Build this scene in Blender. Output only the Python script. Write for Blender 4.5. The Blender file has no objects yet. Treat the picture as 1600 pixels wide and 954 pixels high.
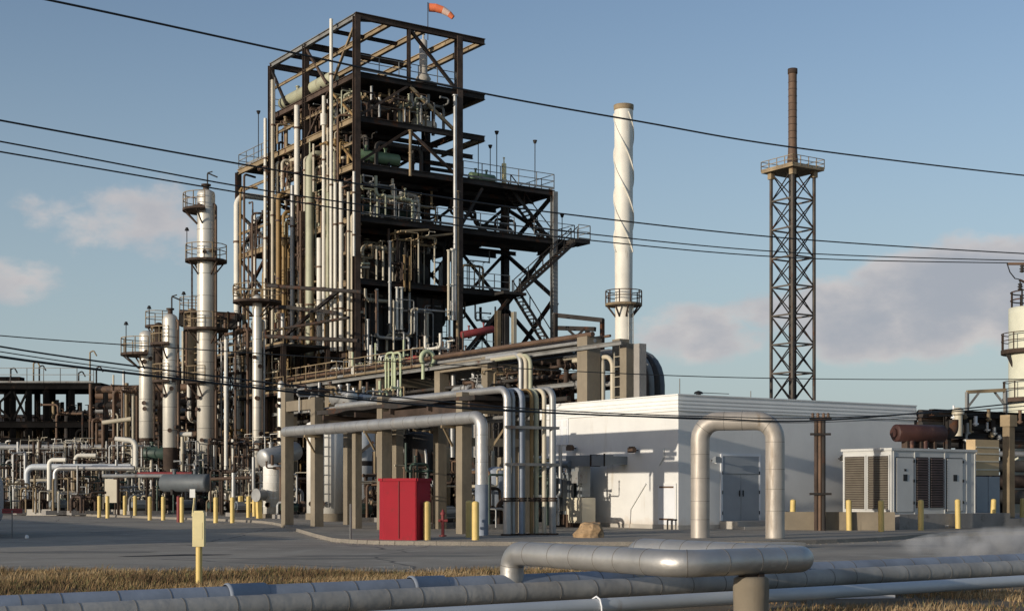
import bpy, math, random
import numpy as np
from mathutils import Vector, Matrix
from math import sin, cos, pi, radians, sqrt

scene = bpy.context.scene
COL = scene.collection
F = 2220.0            # focal length of the photograph in its own pixels (1600 wide)
EYE = 1.77            # height of the lens above the yard
HORIZON = 762.0

# ------------------------------------------------------------------ camera
cam_d = bpy.data.cameras.new('camera')
cam = bpy.data.objects.new('camera', cam_d)
COL.objects.link(cam)
cam.location = (0, 0, EYE)
cam.rotation_euler = (radians(90), 0, 0)
cam_d.sensor_fit = 'HORIZONTAL'
cam_d.sensor_width = 36.0
cam_d.lens = 36.0 * F / 1600.0
cam_d.shift_x = 0.0
cam_d.shift_y = (HORIZON - 477.0) / 1600.0
cam_d.clip_start = 0.1
cam_d.clip_end = 6000
scene.camera = cam

# ------------------------------------------------------------------ sun and sky
SUN_EL = radians(9.0)
SUN_AZ = radians(40.0)     # how far the sun swings from due left towards the lens
to_sun = Vector((-cos(SUN_EL) * cos(SUN_AZ), -cos(SUN_EL) * sin(SUN_AZ), sin(SUN_EL)))
sd = bpy.data.lights.new('sun', 'SUN')
sd.energy = 3.3
sd.angle = radians(0.5)
sd.color = (1.0, 0.90, 0.76)
so = bpy.data.objects.new('sun', sd)
COL.objects.link(so)
so.rotation_euler = to_sun.to_track_quat('Z', 'Y').to_euler()
so.location = (-40, 0, 60)

world = bpy.data.worlds.new('World')
scene.world = world
world.use_nodes = True
wt = world.node_tree
wt.nodes.clear()
def wn(kind, **kw):
    n = wt.nodes.new(kind)
    for k, v in kw.items(): setattr(n, k, v)
    return n
def wl(a, b): wt.links.new(a, b)
def wmath(op, a, b=None, c=None, clamp=False):
    n = wn('ShaderNodeMath', operation=op); n.use_clamp = clamp
    for i, x in enumerate((a, b, c)):
        if x is None: continue
        if isinstance(x, (int, float)): n.inputs[i].default_value = x
        else: wl(x, n.inputs[i])
    return n.outputs[0]
sky = wn('ShaderNodeTexSky', sky_type='NISHITA')
sky.sun_disc = False
sky.sun_elevation = SUN_EL
sky.sun_rotation = math.atan2(to_sun.x, to_sun.y)
sky.altitude = 0
sky.air_density = 1.0
sky.dust_density = 1.0
sky.ozone_density = 1.6
tc = wn('ShaderNodeTexCoord')
sep = wn('ShaderNodeSeparateXYZ'); wl(tc.outputs['Generated'], sep.inputs[0])
yy = wmath('MAXIMUM', sep.outputs[1], 0.02)
cu = wmath('DIVIDE', sep.outputs[0], yy)
cv = wmath('DIVIDE', sep.outputs[2], yy)
front = wmath('GREATER_THAN', sep.outputs[1], 0.1)
nz = wn('ShaderNodeTexNoise'); nz.inputs['Scale'].default_value = 15.0; nz.inputs['Detail'].default_value = 10; nz.inputs['Roughness'].default_value = .58
mp = wn('ShaderNodeMapping'); mp.inputs['Scale'].default_value = (1, 1, 1.7); wl(tc.outputs['Generated'], mp.inputs[0]); wl(mp.outputs[0], nz.inputs['Vector'])
nz2 = wn('ShaderNodeTexNoise'); nz2.inputs['Scale'].default_value = 26.0; nz2.inputs['Detail'].default_value = 5; wl(mp.outputs[0], nz2.inputs['Vector'])
CLOUDS = [(215, 352, 135, 62, .46), (110, 312, 70, 26, .3), (10, 440, 100, 42, .7), (1120, 522, 125, 54, 1.1), (1210, 495, 115, 42, 1.1), (1335, 500, 135, 74, 1.35), (1480, 465, 175, 104, 1.5), (1600, 460, 150, 108, 1.5), (1850, 440, 200, 90, 1), (-280, 400, 190, 70, .8)]
tot = None
for (px, py, a, b, s) in CLOUDS:
    du = wmath('MULTIPLY', wmath('SUBTRACT', cu, (px - 800) / F), F / a)
    dv = wmath('MULTIPLY', wmath('SUBTRACT', cv, (762 - py) / F), F / b)
    r2 = wmath('ADD', wmath('MULTIPLY', du, du), wmath('MULTIPLY', dv, dv))
    k = wmath('MULTIPLY', wmath('SUBTRACT', 1.0, r2), s)
    tot = k if tot is None else wmath('MAXIMUM', tot, k)
tot = wmath('MAXIMUM', tot, -1.2)
dens = wmath('ADD', tot, wmath('MULTIPLY', wmath('SUBTRACT', nz.outputs['Fac'], .50), 3.3))
mr = wn('ShaderNodeMapRange', interpolation_type='SMOOTHSTEP')
mr.inputs['From Min'].default_value = 0.0; mr.inputs['From Max'].default_value = .8
mr.inputs['To Max'].default_value = .92
wl(dens, mr.inputs['Value'])
cov = wmath('MULTIPLY', mr.outputs[0], front)
# lit upper rims are creamy pink, undersides bluish grey
rim = wn('ShaderNodeMapRange', interpolation_type='SMOOTHSTEP')
rim.inputs['From Min'].default_value = .25; rim.inputs['From Max'].default_value = .8
wl(nz2.outputs['Fac'], rim.inputs['Value'])
edge = wn('ShaderNodeMapRange', interpolation_type='SMOOTHSTEP')
edge.inputs['From Min'].default_value = 1.7; edge.inputs['From Max'].default_value = .2
wl(dens, edge.inputs['Value'])
lit = wmath('MULTIPLY', edge.outputs[0], wmath('ADD', wmath('MULTIPLY', rim.outputs[0], .6), .4))
cmix = wn('ShaderNodeMix', data_type='RGBA')
wl(lit, cmix.inputs['Factor'])
SKY_STR = 0.132
cmix.inputs['A'].default_value = (0.32 / SKY_STR, 0.34 / SKY_STR, 0.385 / SKY_STR, 1)
cmix.inputs['B'].default_value = (0.58 / SKY_STR, 0.535 / SKY_STR, 0.515 / SKY_STR, 1)
smix = wn('ShaderNodeMix', data_type='RGBA')
tint = wn('ShaderNodeMix', data_type='RGBA', blend_type='MULTIPLY'); tint.inputs['Factor'].default_value = 1.0; tint.inputs['B'].default_value = (1.0, .955, 1.02, 1)
wl(sky.outputs[0], tint.inputs['A'])
hz = wn('ShaderNodeMapRange', interpolation_type='SMOOTHSTEP'); hz.inputs['From Min'].default_value = .36; hz.inputs['From Max'].default_value = -.05; hz.inputs['To Min'].default_value = .0; hz.inputs['To Max'].default_value = .85
wl(sep.outputs[2], hz.inputs['Value'])
hmix = wn('ShaderNodeMix', data_type='RGBA'); wl(hz.outputs[0], hmix.inputs['Factor']); wl(tint.outputs['Result'], hmix.inputs['A']); hmix.inputs['B'].default_value = (0.33 / SKY_STR, 0.415 / SKY_STR, 0.475 / SKY_STR, 1)
wl(cov, smix.inputs['Factor']); wl(hmix.outputs['Result'], smix.inputs['A']); wl(cmix.outputs['Result'], smix.inputs['B'])
bg = wn('ShaderNodeBackground'); bg.inputs['Strength'].default_value = SKY_STR
wl(smix.outputs['Result'], bg.inputs['Color'])
wo = wn('ShaderNodeOutputWorld'); wl(bg.outputs[0], wo.inputs['Surface'])

scene.render.engine = 'CYCLES'
vs = scene.view_settings
vs.view_transform = 'Standard'; vs.look = 'None'; vs.exposure = 0.2; vs.gamma = 1.0; vs.use_curve_mapping = False
scene.cycles.max_bounces = 6
scene.cycles.diffuse_bounces = 3
scene.cycles.glossy_bounces = 3

# ------------------------------------------------------------------ placement helpers
TH = radians(34.0)
BX, BY = cos(TH), sin(TH)            # across the plant: right and away
AX, AY = -sin(TH), cos(TH)           # into the plant: left and away
Bv = Vector((BX, BY, 0)); Av = Vector((AX, AY, 0)); Zv = Vector((0, 0, 1))
class Grid:
    def __init__(s, ox, oy): s.ox, s.oy = ox, oy
    def __call__(s, u, v, z): return Vector((s.ox + u * BX + v * AX, s.oy + u * BY + v * AY, z))
    def v_at(s, px, u=0.0):          # v of the point of the plane u seen in column px
        k = (px - 800) / F
        x0 = s.ox + u * BX; y0 = s.oy + u * BY
        return (x0 - k * y0) / (k * AY - AX)
    def u_at(s, px, v=0.0):
        k = (px - 800) / F
        x0 = s.ox + v * AX; y0 = s.oy + v * AY
        return (k * y0 - x0) / (BX - k * BY)
def at(px, py, Y): return Vector(((px - 800) / F * Y, Y, EYE + (HORIZON - py) / F * Y))
def zat(py, Y): return EYE + (HORIZON - py) / F * Y
def gnd(px, py, z=0.0):
    Y = (EYE - z) * F / (py - HORIZON)
    return Vector(((px - 800) / F * Y, Y, z))

# ------------------------------------------------------------------ materials
MATS = {}
def add_base_grime(name, col, zmax):
    t = MATS[name].node_tree; N = t.nodes; L = t.links; bs = N['Principled BSDF']; src = bs.inputs['Base Color'].links[0].from_socket
    co = N.new('ShaderNodeTexCoord'); sp = N.new('ShaderNodeSeparateXYZ'); L.new(co.outputs['Object'], sp.inputs[0])
    n = N.new('ShaderNodeTexNoise'); n.inputs['Scale'].default_value = 1.6; n.inputs['Detail'].default_value = 7; L.new(co.outputs['Object'], n.inputs['Vector'])
    h = N.new('ShaderNodeMath'); h.operation = 'MULTIPLY_ADD'; L.new(n.outputs['Fac'], h.inputs[0]); h.inputs[1].default_value = -2.2 * zmax; L.new(sp.outputs[2], h.inputs[2])
    r = N.new('ShaderNodeMapRange'); r.interpolation_type = 'SMOOTHSTEP'; r.inputs['From Min'].default_value = .0; r.inputs['From Max'].default_value = -1.2 * zmax; r.inputs['To Max'].default_value = .65; L.new(h.outputs[0], r.inputs['Value'])
    m = N.new('ShaderNodeMix'); m.data_type = 'RGBA'; L.new(r.outputs[0], m.inputs['Factor']); L.new(src, m.inputs['A']); m.inputs['B'].default_value = (*col, 1); L.new(m.outputs['Result'], bs.inputs['Base Color'])
def pm(name, col, rough=.6, metal=0.0, var=.25, scale=1.2, dirt=None, dirt_amt=.0, dirt_scale=2.5, streak=False, bump=0.0, bump_scale=8.0, spec=.5, objvar=.0):
    m = bpy.data.materials.new(name); m.use_nodes = True
    t = m.node_tree; N = t.nodes; L = t.links
    bs = N['Principled BSDF']
    bs.inputs['Roughness'].default_value = rough
    bs.inputs['Metallic'].default_value = metal
    bs.inputs['Specular IOR Level'].default_value = spec
    co = N.new('ShaderNodeTexCoord')
    src = co.outputs['Object']
    n1 = N.new('ShaderNodeTexNoise'); n1.inputs['Scale'].default_value = scale; n1.inputs['Detail'].default_value = 6; n1.inputs['Roughness'].default_value = .62
    L.new(src, n1.inputs['Vector'])
    r = N.new('ShaderNodeMapRange'); r.inputs['From Min'].default_value = .3; r.inputs['From Max'].default_value = .7
    r.inputs['To Min'].default_value = 1 - var; r.inputs['To Max'].default_value = 1 + var
    L.new(n1.outputs['Fac'], r.inputs['Value'])
    val = r.outputs[0]
    if objvar:
        oi = N.new('ShaderNodeObjectInfo')
        r2 = N.new('ShaderNodeMapRange'); r2.inputs['To Min'].default_value = 1 - objvar; r2.inputs['To Max'].default_value = 1 + objvar
        L.new(oi.outputs['Random'], r2.inputs['Value'])
        mu = N.new('ShaderNodeMath'); mu.operation = 'MULTIPLY'; L.new(val, mu.inputs[0]); L.new(r2.outputs[0], mu.inputs[1]); val = mu.outputs[0]
    sc = N.new('ShaderNodeVectorMath'); sc.operation = 'SCALE'; sc.inputs[0].default_value = col[:3]
    L.new(val, sc.inputs['Scale'])
    out = sc.outputs[0]
    if dirt:
        n2 = N.new('ShaderNodeTexNoise'); n2.inputs['Scale'].default_value = dirt_scale; n2.inputs['Detail'].default_value = 8; n2.inputs['Roughness'].default_value = .7
        if streak:
            mp = N.new('ShaderNodeMapping'); mp.inputs['Scale'].default_value = (1, 1, .12); L.new(src, mp.inputs[0]); L.new(mp.outputs[0], n2.inputs['Vector'])
        else: L.new(src, n2.inputs['Vector'])
        rr = N.new('ShaderNodeMapRange'); rr.interpolation_type = 'SMOOTHSTEP'
        rr.inputs['From Min'].default_value = .72 - .5 * dirt_amt; rr.inputs['From Max'].default_value = .86 - .42 * dirt_amt
        L.new(n2.outputs['Fac'], rr.inputs['Value'])
        mx = N.new('ShaderNodeMix'); mx.data_type = 'RGBA'
        L.new(rr.outputs[0], mx.inputs['Factor']); L.new(out, mx.inputs['A']); mx.inputs['B'].default_value = (*dirt, 1)
        out = mx.outputs['Result']
        if metal > .3:
            mm = N.new('ShaderNodeMapRange'); mm.inputs['To Min'].default_value = metal; mm.inputs['To Max'].default_value = .1
            L.new(rr.outputs[0], mm.inputs['Value']); L.new(mm.outputs[0], bs.inputs['Metallic'])
    L.new(out, bs.inputs['Base Color'])
    if bump:
        n3 = N.new('ShaderNodeTexNoise'); n3.inputs['Scale'].default_value = bump_scale; n3.inputs['Detail'].default_value = 5
        L.new(src, n3.inputs['Vector'])
        b = N.new('ShaderNodeBump'); b.inputs['Strength'].default_value = bump; b.inputs['Distance'].default_value = .05
        L.new(n3.outputs['Fac'], b.inputs['Height']); L.new(b.outputs[0], bs.inputs['Normal'])
    MATS[name] = m
    return m
RUST = (.085, .036, .018); DUST = (.22, .17, .11)
pm('dark_steel', (.034, .031, .029), .85, 0, .45, .6, RUST, .42, .8, objvar=.25, spec=.15)
pm('rust_steel', (.064, .045, .035), .85, 0, .5, .8, (.035, .028, .024), .4, 1.2, objvar=.3, spec=.2)
pm('tan_steel', (.24, .18, .105), .75, 0, .35, .7, RUST, .35, 1.0, objvar=.2)
pm('grey_steel', (.20, .20, .19), .65, .1, .3, .8, RUST, .35, 1.2, objvar=.2)
pm('deck_steel', (.036, .034, .032), .9, 0, .4, .7, RUST, .35, .8, spec=.1)
pm('cream_pipe', (.46, .41, .31), .5, 0, .15, .7, (.24, .15, .08), .30, 1.4, True, objvar=.12)
pm('white_pipe', (.66, .63, .55), .6, 0, .12, .7, (.3, .22, .14), .26, 1.6, True, objvar=.08)
pm('grey_green_pipe', (.36, .36, .25), .55, 0, .2, .7, (.18, .12, .07), .3, 1.2, True)
pm('ochre_pipe', (.25, .16, .06), .65, 0, .3, .7, RUST, .4, 1.2, True, objvar=.15)
pm('brown_pipe', (.11, .066, .04), .7, 0, .35, .9, (.05, .035, .03), .4, 1.2, objvar=.3)
pm('grey_pipe', (.34, .34, .33), .45, .35, .25, .9, RUST, .28, 1.5, True, objvar=.2)
pm('silver_clad', (.44, .43, .41), .48, .7, .16, 1.2, (.24, .18, .13), .27, 1.6, True, bump=.22, bump_scale=5, objvar=.1)
pm('dull_clad', (.36, .345, .315), .72, .1, .32, .9, (.20, .17, .13), .36, 1.3, bump=.25, bump_scale=5)
pm('blue_grey_clad', (.27, .305, .36), .72, .1, .30, .8, (.24, .22, .2), .3, 1.1, bump=.1, bump_scale=3)
pm('clad_seam', (.15, .14, .125), .8, 0, .3, 2)
pm('column_clad', (.60, .57, .50), .42, .3, .12, .5, (.2, .13, .08), .32, .9, True, bump=.05, bump_scale=3)
pm('dark_vessel', (.05, .046, .042), .75, 0, .4, .7, RUST, .4, 1.1, objvar=.3, spec=.2)
pm('green_paint', (.13, .20, .11), .5, 0, .25, .8, RUST, .35, 1.2)
pm('pale_green', (.42, .47, .30), .55, 0, .2, .8, (.2, .16, .1), .3, 1.4)
pm('dark_green', (.04, .07, .055), .5, 0, .3, .9, (.02, .02, .02), .3, 1)
pm('red_paint', (.29, .005, .016), .85, 0, .10, .8, (.17, .012, .014), .36, 2.2)
pm('dull_red', (.20, .03, .03), .65, 0, .3, 1, (.06, .03, .025), .4, 1.4)
pm('yellow_paint', (.68, .50, .17), .55, 0, .14, 1.5, (.30, .2, .09), .3, 2.4, objvar=.1)
pm('pale_yellow', (.72, .62, .33), .55, 0, .10, 2.0, (.4, .32, .18), .22, 3)
pm('concrete', (.215, .18, .13), .9, 0, .2, .8, (.17, .14, .10), .36, 1.6, True, bump=.2, bump_scale=6, objvar=.08)
pm('pale_concrete', (.42, .39, .34), .9, 0, .18, .8, (.22, .19, .15), .32, 1.4, bump=.2)
pm('grey_concrete', (.27, .25, .225), .9, 0, .2, .8, (.14, .12, .1), .36, 1.4, bump=.2)
pm('white_wall', (.69, .68, .645), .7, 0, .07, .6, (.50, .45, .36), .34, 1.1, True)
pm('fascia', (.76, .76, .73), .55, 0, .06, .8, (.5, .46, .4), .2, 1.2, True)
pm('blue_door', (.31, .335, .355), .55, 0, .08, 1, (.2, .2, .2), .2, 1.4, True)
pm('white_metal', (.72, .73, .74), .5, 0, .07, .9, (.42, .32, .22), .26, 1.4, True)
pm('louvre', (.15, .13, .098), .6, 0, .15, 2)
pm('dark_louvre', (.07, .05, .045), .6, 0, .3, 2)
pm('dark_grey', (.10, .115, .125), .6, .1, .2, 1, RUST, .3, 1.2)
pm('mast_steel', (.10, .085, .07), .8, 0, .3, .8, RUST, .4, 1.0)
pm('gen_paint', (.52, .52, .495), .6, 0, .08, .9, (.34, .27, .19), .3, 1.4, True)
pm('black_steel', (.009, .0085, .0085), .9, 0, .4, .8, (.03, .02, .015), .35, 1.0, spec=.05)
pm('arch_clad', (.40, .365, .32), .5, .35, .16, 1.0, (.22, .17, .12), .34, 1.4, True, bump=.12, bump_scale=4)
pm('black', (.012, .012, .012), .6, 0, .2, 2)
pm('cable', (.014, .016, .018), .6, 0, .1, 2)
pm('tan_panel', (.52, .38, .21), .7, 0, .1, 1, (.35, .24, .13), .26, 2, True)
pm('tank_white', (.72, .70, .64), .5, 0, .08, .7, (.36, .26, .17), .26, 1.3, True)
pm('pale_and_shaded_white', (.50, .53, .55), .5, .1, .1, .7, (.3, .25, .2), .26, 1.3, True)  # pale blue grey; on the strapped tank and fat pipe it is painted shade
pm('grey_box', (.20, .22, .235), .5, .1, .12, 1, (.14, .13, .12), .3, 1.5)
pm('cream_box', (.62, .56, .43), .6, 0, .08, 1, (.4, .33, .24), .22, 2)
pm('rock', (.36, .24, .13), .9, 0, .35, 3, (.14, .10, .06), .4, 4, bump=.6, bump_scale=7)
pm('orange_cloth', (.80, .20, .08), .8, 0, .12, 3)
pm('pale_cloth', (.75, .52, .42), .8, 0, .12, 3)
pm('roof_gravel', (.3, .29, .27), .95, 0, .2, 4)
pm('lamp_glass', (.75, .74, .70), .3, 0, .05, 2)
pm('pale_tower', (.60, .60, .48), .6, 0, .1, .7, (.4, .36, .26), .25, 1.2, True)
pm('maroon', (.062, .024, .018), .6, .1, .3, 1.2, (.2, .1, .06), .3, 2.2)
pm('sign_white', (.78, .78, .74), .6, 0, .05, 2)

def ground_mat(name, c1, c2, c3, s1, s2, s3, rough=.95, bump=.4, bs_scale=60, cracks=False):
    m = bpy.data.materials.new(name); m.use_nodes = True
    t = m.node_tree; N = t.nodes; L = t.links; bs = N['Principled BSDF']
    bs.inputs['Roughness'].default_value = rough; bs.inputs['Specular IOR Level'].default_value = .25
    co = N.new('ShaderNodeTexCoord'); src = co.outputs['Object']
    def noise(s, d=8, r=.65):
        n = N.new('ShaderNodeTexNoise'); n.inputs['Scale'].default_value = s; n.inputs['Detail'].default_value = d; n.inputs['Roughness'].default_value = r
        L.new(src, n.inputs['Vector']); return n.outputs['Fac']
    def ramp(x, a, b):
        r = N.new('ShaderNodeMapRange'); r.interpolation_type = 'SMOOTHSTEP'; r.inputs['From Min'].default_value = a; r.inputs['From Max'].default_value = b
        L.new(x, r.inputs['Value']); return r.outputs[0]
    def mix(f, a, b):
        x = N.new('ShaderNodeMix'); x.data_type = 'RGBA'; L.new(f, x.inputs['Factor'])
        for i, q in (('A', a), ('B', b)):
            if isinstance(q, tuple): x.inputs[i].default_value = (*q, 1)
            else: L.new(q, x.inputs[i])
        return x.outputs['Result']
    a = mix(ramp(noise(s1), .38, .66), c1, c2)
    a = mix(ramp(noise(s2, 4), .5, .75), a, c3)
    g = noise(s3, 3, .8)
    gr = N.new('ShaderNodeMapRange'); gr.inputs['From Min'].default_value = .25; gr.inputs['From Max'].default_value = .75; gr.inputs['To Min'].default_value = .72; gr.inputs['To Max'].default_value = 1.28
    L.new(g, gr.inputs['Value'])
    sc = N.new('ShaderNodeVectorMath'); sc.operation = 'SCALE'; L.new(a, sc.inputs[0]); L.new(gr.outputs[0], sc.inputs['Scale'])
    out = sc.outputs[0]
    if cracks:
        v = N.new('ShaderNodeTexVoronoi'); v.feature = 'DISTANCE_TO_EDGE'; v.inputs['Scale'].default_value = .16
        nn = N.new('ShaderNodeTexNoise'); nn.inputs['Scale'].default_value = .6; nn.inputs['Detail'].default_value = 5; L.new(src, nn.inputs['Vector'])
        ad = N.new('ShaderNodeMix'); ad.data_type = 'VECTOR'; ad.inputs['Factor'].default_value = .35
        L.new(src, ad.inputs['A']); L.new(nn.outputs['Color'], ad.inputs['B']); L.new(ad.outputs['Result'], v.inputs['Vector'])
        cr = ramp(v.outputs['Distance'], .006, .0)
        out = mix(cr, out, (.13, .12, .105))
    L.new(out, bs.inputs['Base Color'])
    n3 = noise(bs_scale, 3)
    b = N.new('ShaderNodeBump'); b.inputs['Strength'].default_value = bump; b.inputs['Distance'].default_value = .02
    L.new(n3, b.inputs['Height']); L.new(b.outputs[0], bs.inputs['Normal'])
    MATS[name] = m
ground_mat('earth', (.20, .155, .10), (.14, .105, .07), (.26, .21, .14), .35, 1.3, 22)
ground_mat('asphalt', (.37, .325, .26), (.255, .228, .188), (.43, .385, .315), .12, .9, 30, .92, .3, 80, True)
ground_mat('pad', (.32, .285, .235), (.25, .225, .185), (.37, .325, .265), .25, .9, 26, .92, .3, 60)
ground_mat('kerb_mat', (.26, .23, .19), (.2, .18, .15), (.3, .27, .22), .5, 2, 30)
ground_mat('patch', (.24, .22, .185), (.20, .185, .16), (.28, .255, .215), .6, 2, 40)
ground_mat('streak_dark', (.035, .035, .036), (.05, .05, .05), (.03, .03, .03), .5, 2, 30)

add_base_grime('white_wall', (.42, .29, .17), .55)
# ------------------------------------------------------------------ mesh builder
def nrm(v):
    v = Vector(v); return v.normalized() if v.length > 1e-9 else Vector((0, 0, 1))
class MB:
    def __init__(s): s.v = []; s.f = []; s.mi = []; s.sm = []; s.cur = 0
    def mat(s, i): s.cur = i; return s
    def add(s, vs, fs, smooth=False):
        o = len(s.v); s.v.extend(Vector(v) for v in vs)
        for f in fs:
            s.f.append([o + i for i in f]); s.mi.append(s.cur); s.sm.append(smooth)
        return s
    def hexa(s, p):       # p: 8 corners, bottom ring then top ring
        return s.add(p, [(3, 2, 1, 0), (4, 5, 6, 7), (0, 1, 5, 4), (1, 2, 6, 5), (2, 3, 7, 6), (3, 0, 4, 7)])
    def box(s, c, x, y, z, ex=None, ey=None, ez=None):
        c = Vector(c); ex = nrm(ex or (1, 0, 0)) * x / 2; ey = nrm(ey or (0, 1, 0)) * y / 2; ez = nrm(ez or (0, 0, 1)) * z / 2
        return s.hexa([c - ex - ey - ez, c + ex - ey - ez, c + ex + ey - ez, c - ex + ey - ez, c - ex - ey + ez, c + ex - ey + ez, c + ex + ey + ez, c - ex + ey + ez])
    def gb(s, G, u0, u1, v0, v1, z0, z1):
        return s.hexa([G(u0, v0, z0), G(u1, v0, z0), G(u1, v1, z0), G(u0, v1, z0), G(u0, v0, z1), G(u1, v0, z1), G(u1, v1, z1), G(u0, v1, z1)])
    def _frame(s, d):
        d = nrm(d); up = Vector((0, 0, 1)) if abs(d.z) < .95 else Av
        x = nrm(d.cross(up)); return d, x, nrm(d.cross(x))
    def bar(s, p, q, w, h=None):
        p = Vector(p); q = Vector(q); h = h or w; d, x, y = s._frame(q - p)
        return s.box((p + q) / 2, w, h, (q - p).length, x, y, d)
    def ib(s, p, q, w, h, t=None):   # H section: flanges top and bottom, web between
        p = Vector(p); q = Vector(q); d, x, y = s._frame(q - p); L = (q - p).length; m = (p + q) / 2; t = t or h * .12
        s.box(m + y * (h / 2 - t / 2), w, t, L, x, y, d)
        s.box(m - y * (h / 2 - t / 2), w, t, L, x, y, d)
        s.box(m, t, h - 2 * t, L, x, y, d)
        return s
    def cyl(s, p, q, r, r2=None, n=10, caps=True):
        p = Vector(p); q = Vector(q); r2 = r if r2 is None else r2; d, x, y = s._frame(q - p)
        ra = [p + (x * cos(2 * pi * i / n) + y * sin(2 * pi * i / n)) * r for i in range(n)]
        rb = [q + (x * cos(2 * pi * i / n) + y * sin(2 * pi * i / n)) * r2 for i in range(n)]
        s.add(ra + rb, [(i, (i + 1) % n, n + (i + 1) % n, n + i) for i in range(n)], True)
        if caps:
            s.add(ra, [tuple(range(n))[::-1]]); s.add(rb, [tuple(range(n))])
        return s
    def lathe(s, c, prof, n=20, axis=None, smooth=True):   # prof: (radius, distance along the axis)
        d, x, y = s._frame(axis or (0, 0, 1)); c = Vector(c); vs = []
        for r, h in prof:
            for i in range(n):
                a = 2 * pi * i / n; vs.append(c + d * h + (x * cos(a) + y * sin(a)) * r)
        fs = [(k * n + i, k * n + (i + 1) % n, (k + 1) * n + (i + 1) % n, (k + 1) * n + i) for k in range(len(prof) - 1) for i in range(n)]
        return s.add(vs, fs, smooth)
    def sph(s, c, r, n=8, sq=1.0):
        m = n // 2 + 1
        return s.lathe(c, [(max(r * sin(pi * k / m), 1e-4), -r * sq * cos(pi * k / m)) for k in range(m + 1)], n)
    def drum(s, p, q, r, n=16, dome=.35):   # cylinder with dished heads
        p = Vector(p); q = Vector(q); L = (q - p).length; pr = []
        for k in range(5): a = pi / 2 * k / 4; pr.append((max(r * sin(a), .001), -dome * r * cos(a)))
        for k in range(5): a = pi / 2 * k / 4; pr.append((max(r * cos(a), .001), L + dome * r * sin(a)))
        return s.lathe(p, pr, n, q - p)
    def path(s, pts, bend):
        pts = [Vector(p) for p in pts]; out = [pts[0]]
        for i in range(1, len(pts) - 1):
            a, b, c = pts[i - 1], pts[i], pts[i + 1]
            d1 = a - b; d2 = c - b; k = min(bend, d1.length * .49, d2.length * .49)
            if d1.length < 1e-6 or d2.length < 1e-6 or k < 1e-4 or abs(nrm(d1).dot(nrm(d2))) > .9995: out.append(b); continue
            e1 = nrm(d1); e2 = nrm(d2); th = e1.angle(e2); R = k * math.tan(th / 2)
            ce = b + nrm(e1 + e2) * sqrt(k * k + R * R)
            st = b + e1 * k - ce; en = b + e2 * k - ce; ang = pi - th; steps = max(3, int(ang / .26))
            for j in range(steps + 1):
                f = j / steps
                out.append(ce + (st * sin((1 - f) * ang) + en * sin(f * ang)) / sin(ang) if abs(sin(ang)) > 1e-5 else b)
        out.append(pts[-1]); return out
    def tube(s, pts, r, n=8, bend=0.0, caps=True):
        P = s.path(pts, bend) if bend else [Vector(p) for p in pts]
        Q = [P[0]]
        for p in P[1:]:
            if (p - Q[-1]).length > 1e-5: Q.append(p)
        P = Q; N = len(P); rings = []; d = nrm(P[1] - P[0]); _, x, y = s._frame(d)
        for i in range(N):
            nd = nrm(P[min(i + 1, N - 1)] - P[max(i - 1, 0)])
            ax = d.cross(nd)
            if ax.length > 1e-7:
                R = Matrix.Rotation(d.angle(nd), 3, ax.normalized()); x = R @ x; y = R @ y
            d = nd; rings.append([P[i] + (x * cos(2 * pi * k / n) + y * sin(2 * pi * k / n)) * r for k in range(n)])
        s.add([v for g in rings for v in g], [(i * n + k, i * n + (k + 1) % n, (i + 1) * n + (k + 1) % n, (i + 1) * n + k) for i in range(N - 1) for k in range(n)], True)
        if caps:
            s.add(rings[0], [tuple(range(n))[::-1]]); s.add(rings[-1], [tuple(range(n))])
        return s
    def seams(s, pts, r, step, w=.012, n=12, bend=0.0, start=.3, jitter=None):
        P = s.path(pts, bend) if bend else [Vector(p) for p in pts]
        acc = 0; nxt = start
        for a, b in zip(P[:-1], P[1:]):
            L = (b - a).length
            while L > 1e-6 and nxt <= acc + L:
                c = a + (b - a) * ((nxt - acc) / L); d = nrm(b - a)
                s.cyl(c - d * w, c + d * w, r, n=n, caps=True)
                nxt += step * (1 if jitter is None else jitter.uniform(.75, 1.25))
            acc += L
        return s
    def rail(s, pts, h=1.1, step=1.6, r=.028, kick=True):
        pts = [Vector(p) for p in pts]
        for a, b in zip(pts[:-1], pts[1:]):
            L = (b - a).length; k = max(1, round(L / step))
            for i in range(k + 1):
                p = a + (b - a) * i / k; s.bar(p, p + Zv * h, r * 2)
            for zz in (h, h * .55): s.bar(a + Zv * zz, b + Zv * zz, r * 1.8)
            if kick: s.bar(a + Zv * .08, b + Zv * .08, .02, .14)
        return s
    def ringrail(s, c, R, a0=0, a1=2 * pi, h=1.1, n=14, r=.03):
        P = [Vector(c) + Vector((cos(a0 + (a1 - a0) * i / n), sin(a0 + (a1 - a0) * i / n), 0)) * R for i in range(n + 1)]
        for i, p in enumerate(P):
            if i % 2 == 0: s.bar(p, p + Zv * h, r * 2)
        for a, b in zip(P[:-1], P[1:]):
            for zz in (h, h * .55): s.bar(a + Zv * zz, b + Zv * zz, r * 1.8)
        return s
    def ringdeck(s, c, r0, R, a0=0, a1=2 * pi, t=.12, n=16):
        c = Vector(c); vs = []
        for i in range(n + 1):
            a = a0 + (a1 - a0) * i / n; e = Vector((cos(a), sin(a), 0))
            vs += [c + e * r0, c + e * R, c + e * R + Zv * t, c + e * r0 + Zv * t]
        fs = []
        for i in range(n):
            o = i * 4; q = o + 4
            fs += [(o, o + 1, q + 1, q), (o + 1, o + 2, q + 2, q + 1), (o + 2, o + 3, q + 3, q + 2), (o + 3, o, q, q + 3)]
        if a1 - a0 < 2 * pi - .01: fs += [(0, 3, 2, 1), (n * 4, n * 4 + 1, n * 4 + 2, n * 4 + 3)]
        return s.add(vs, fs)
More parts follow.
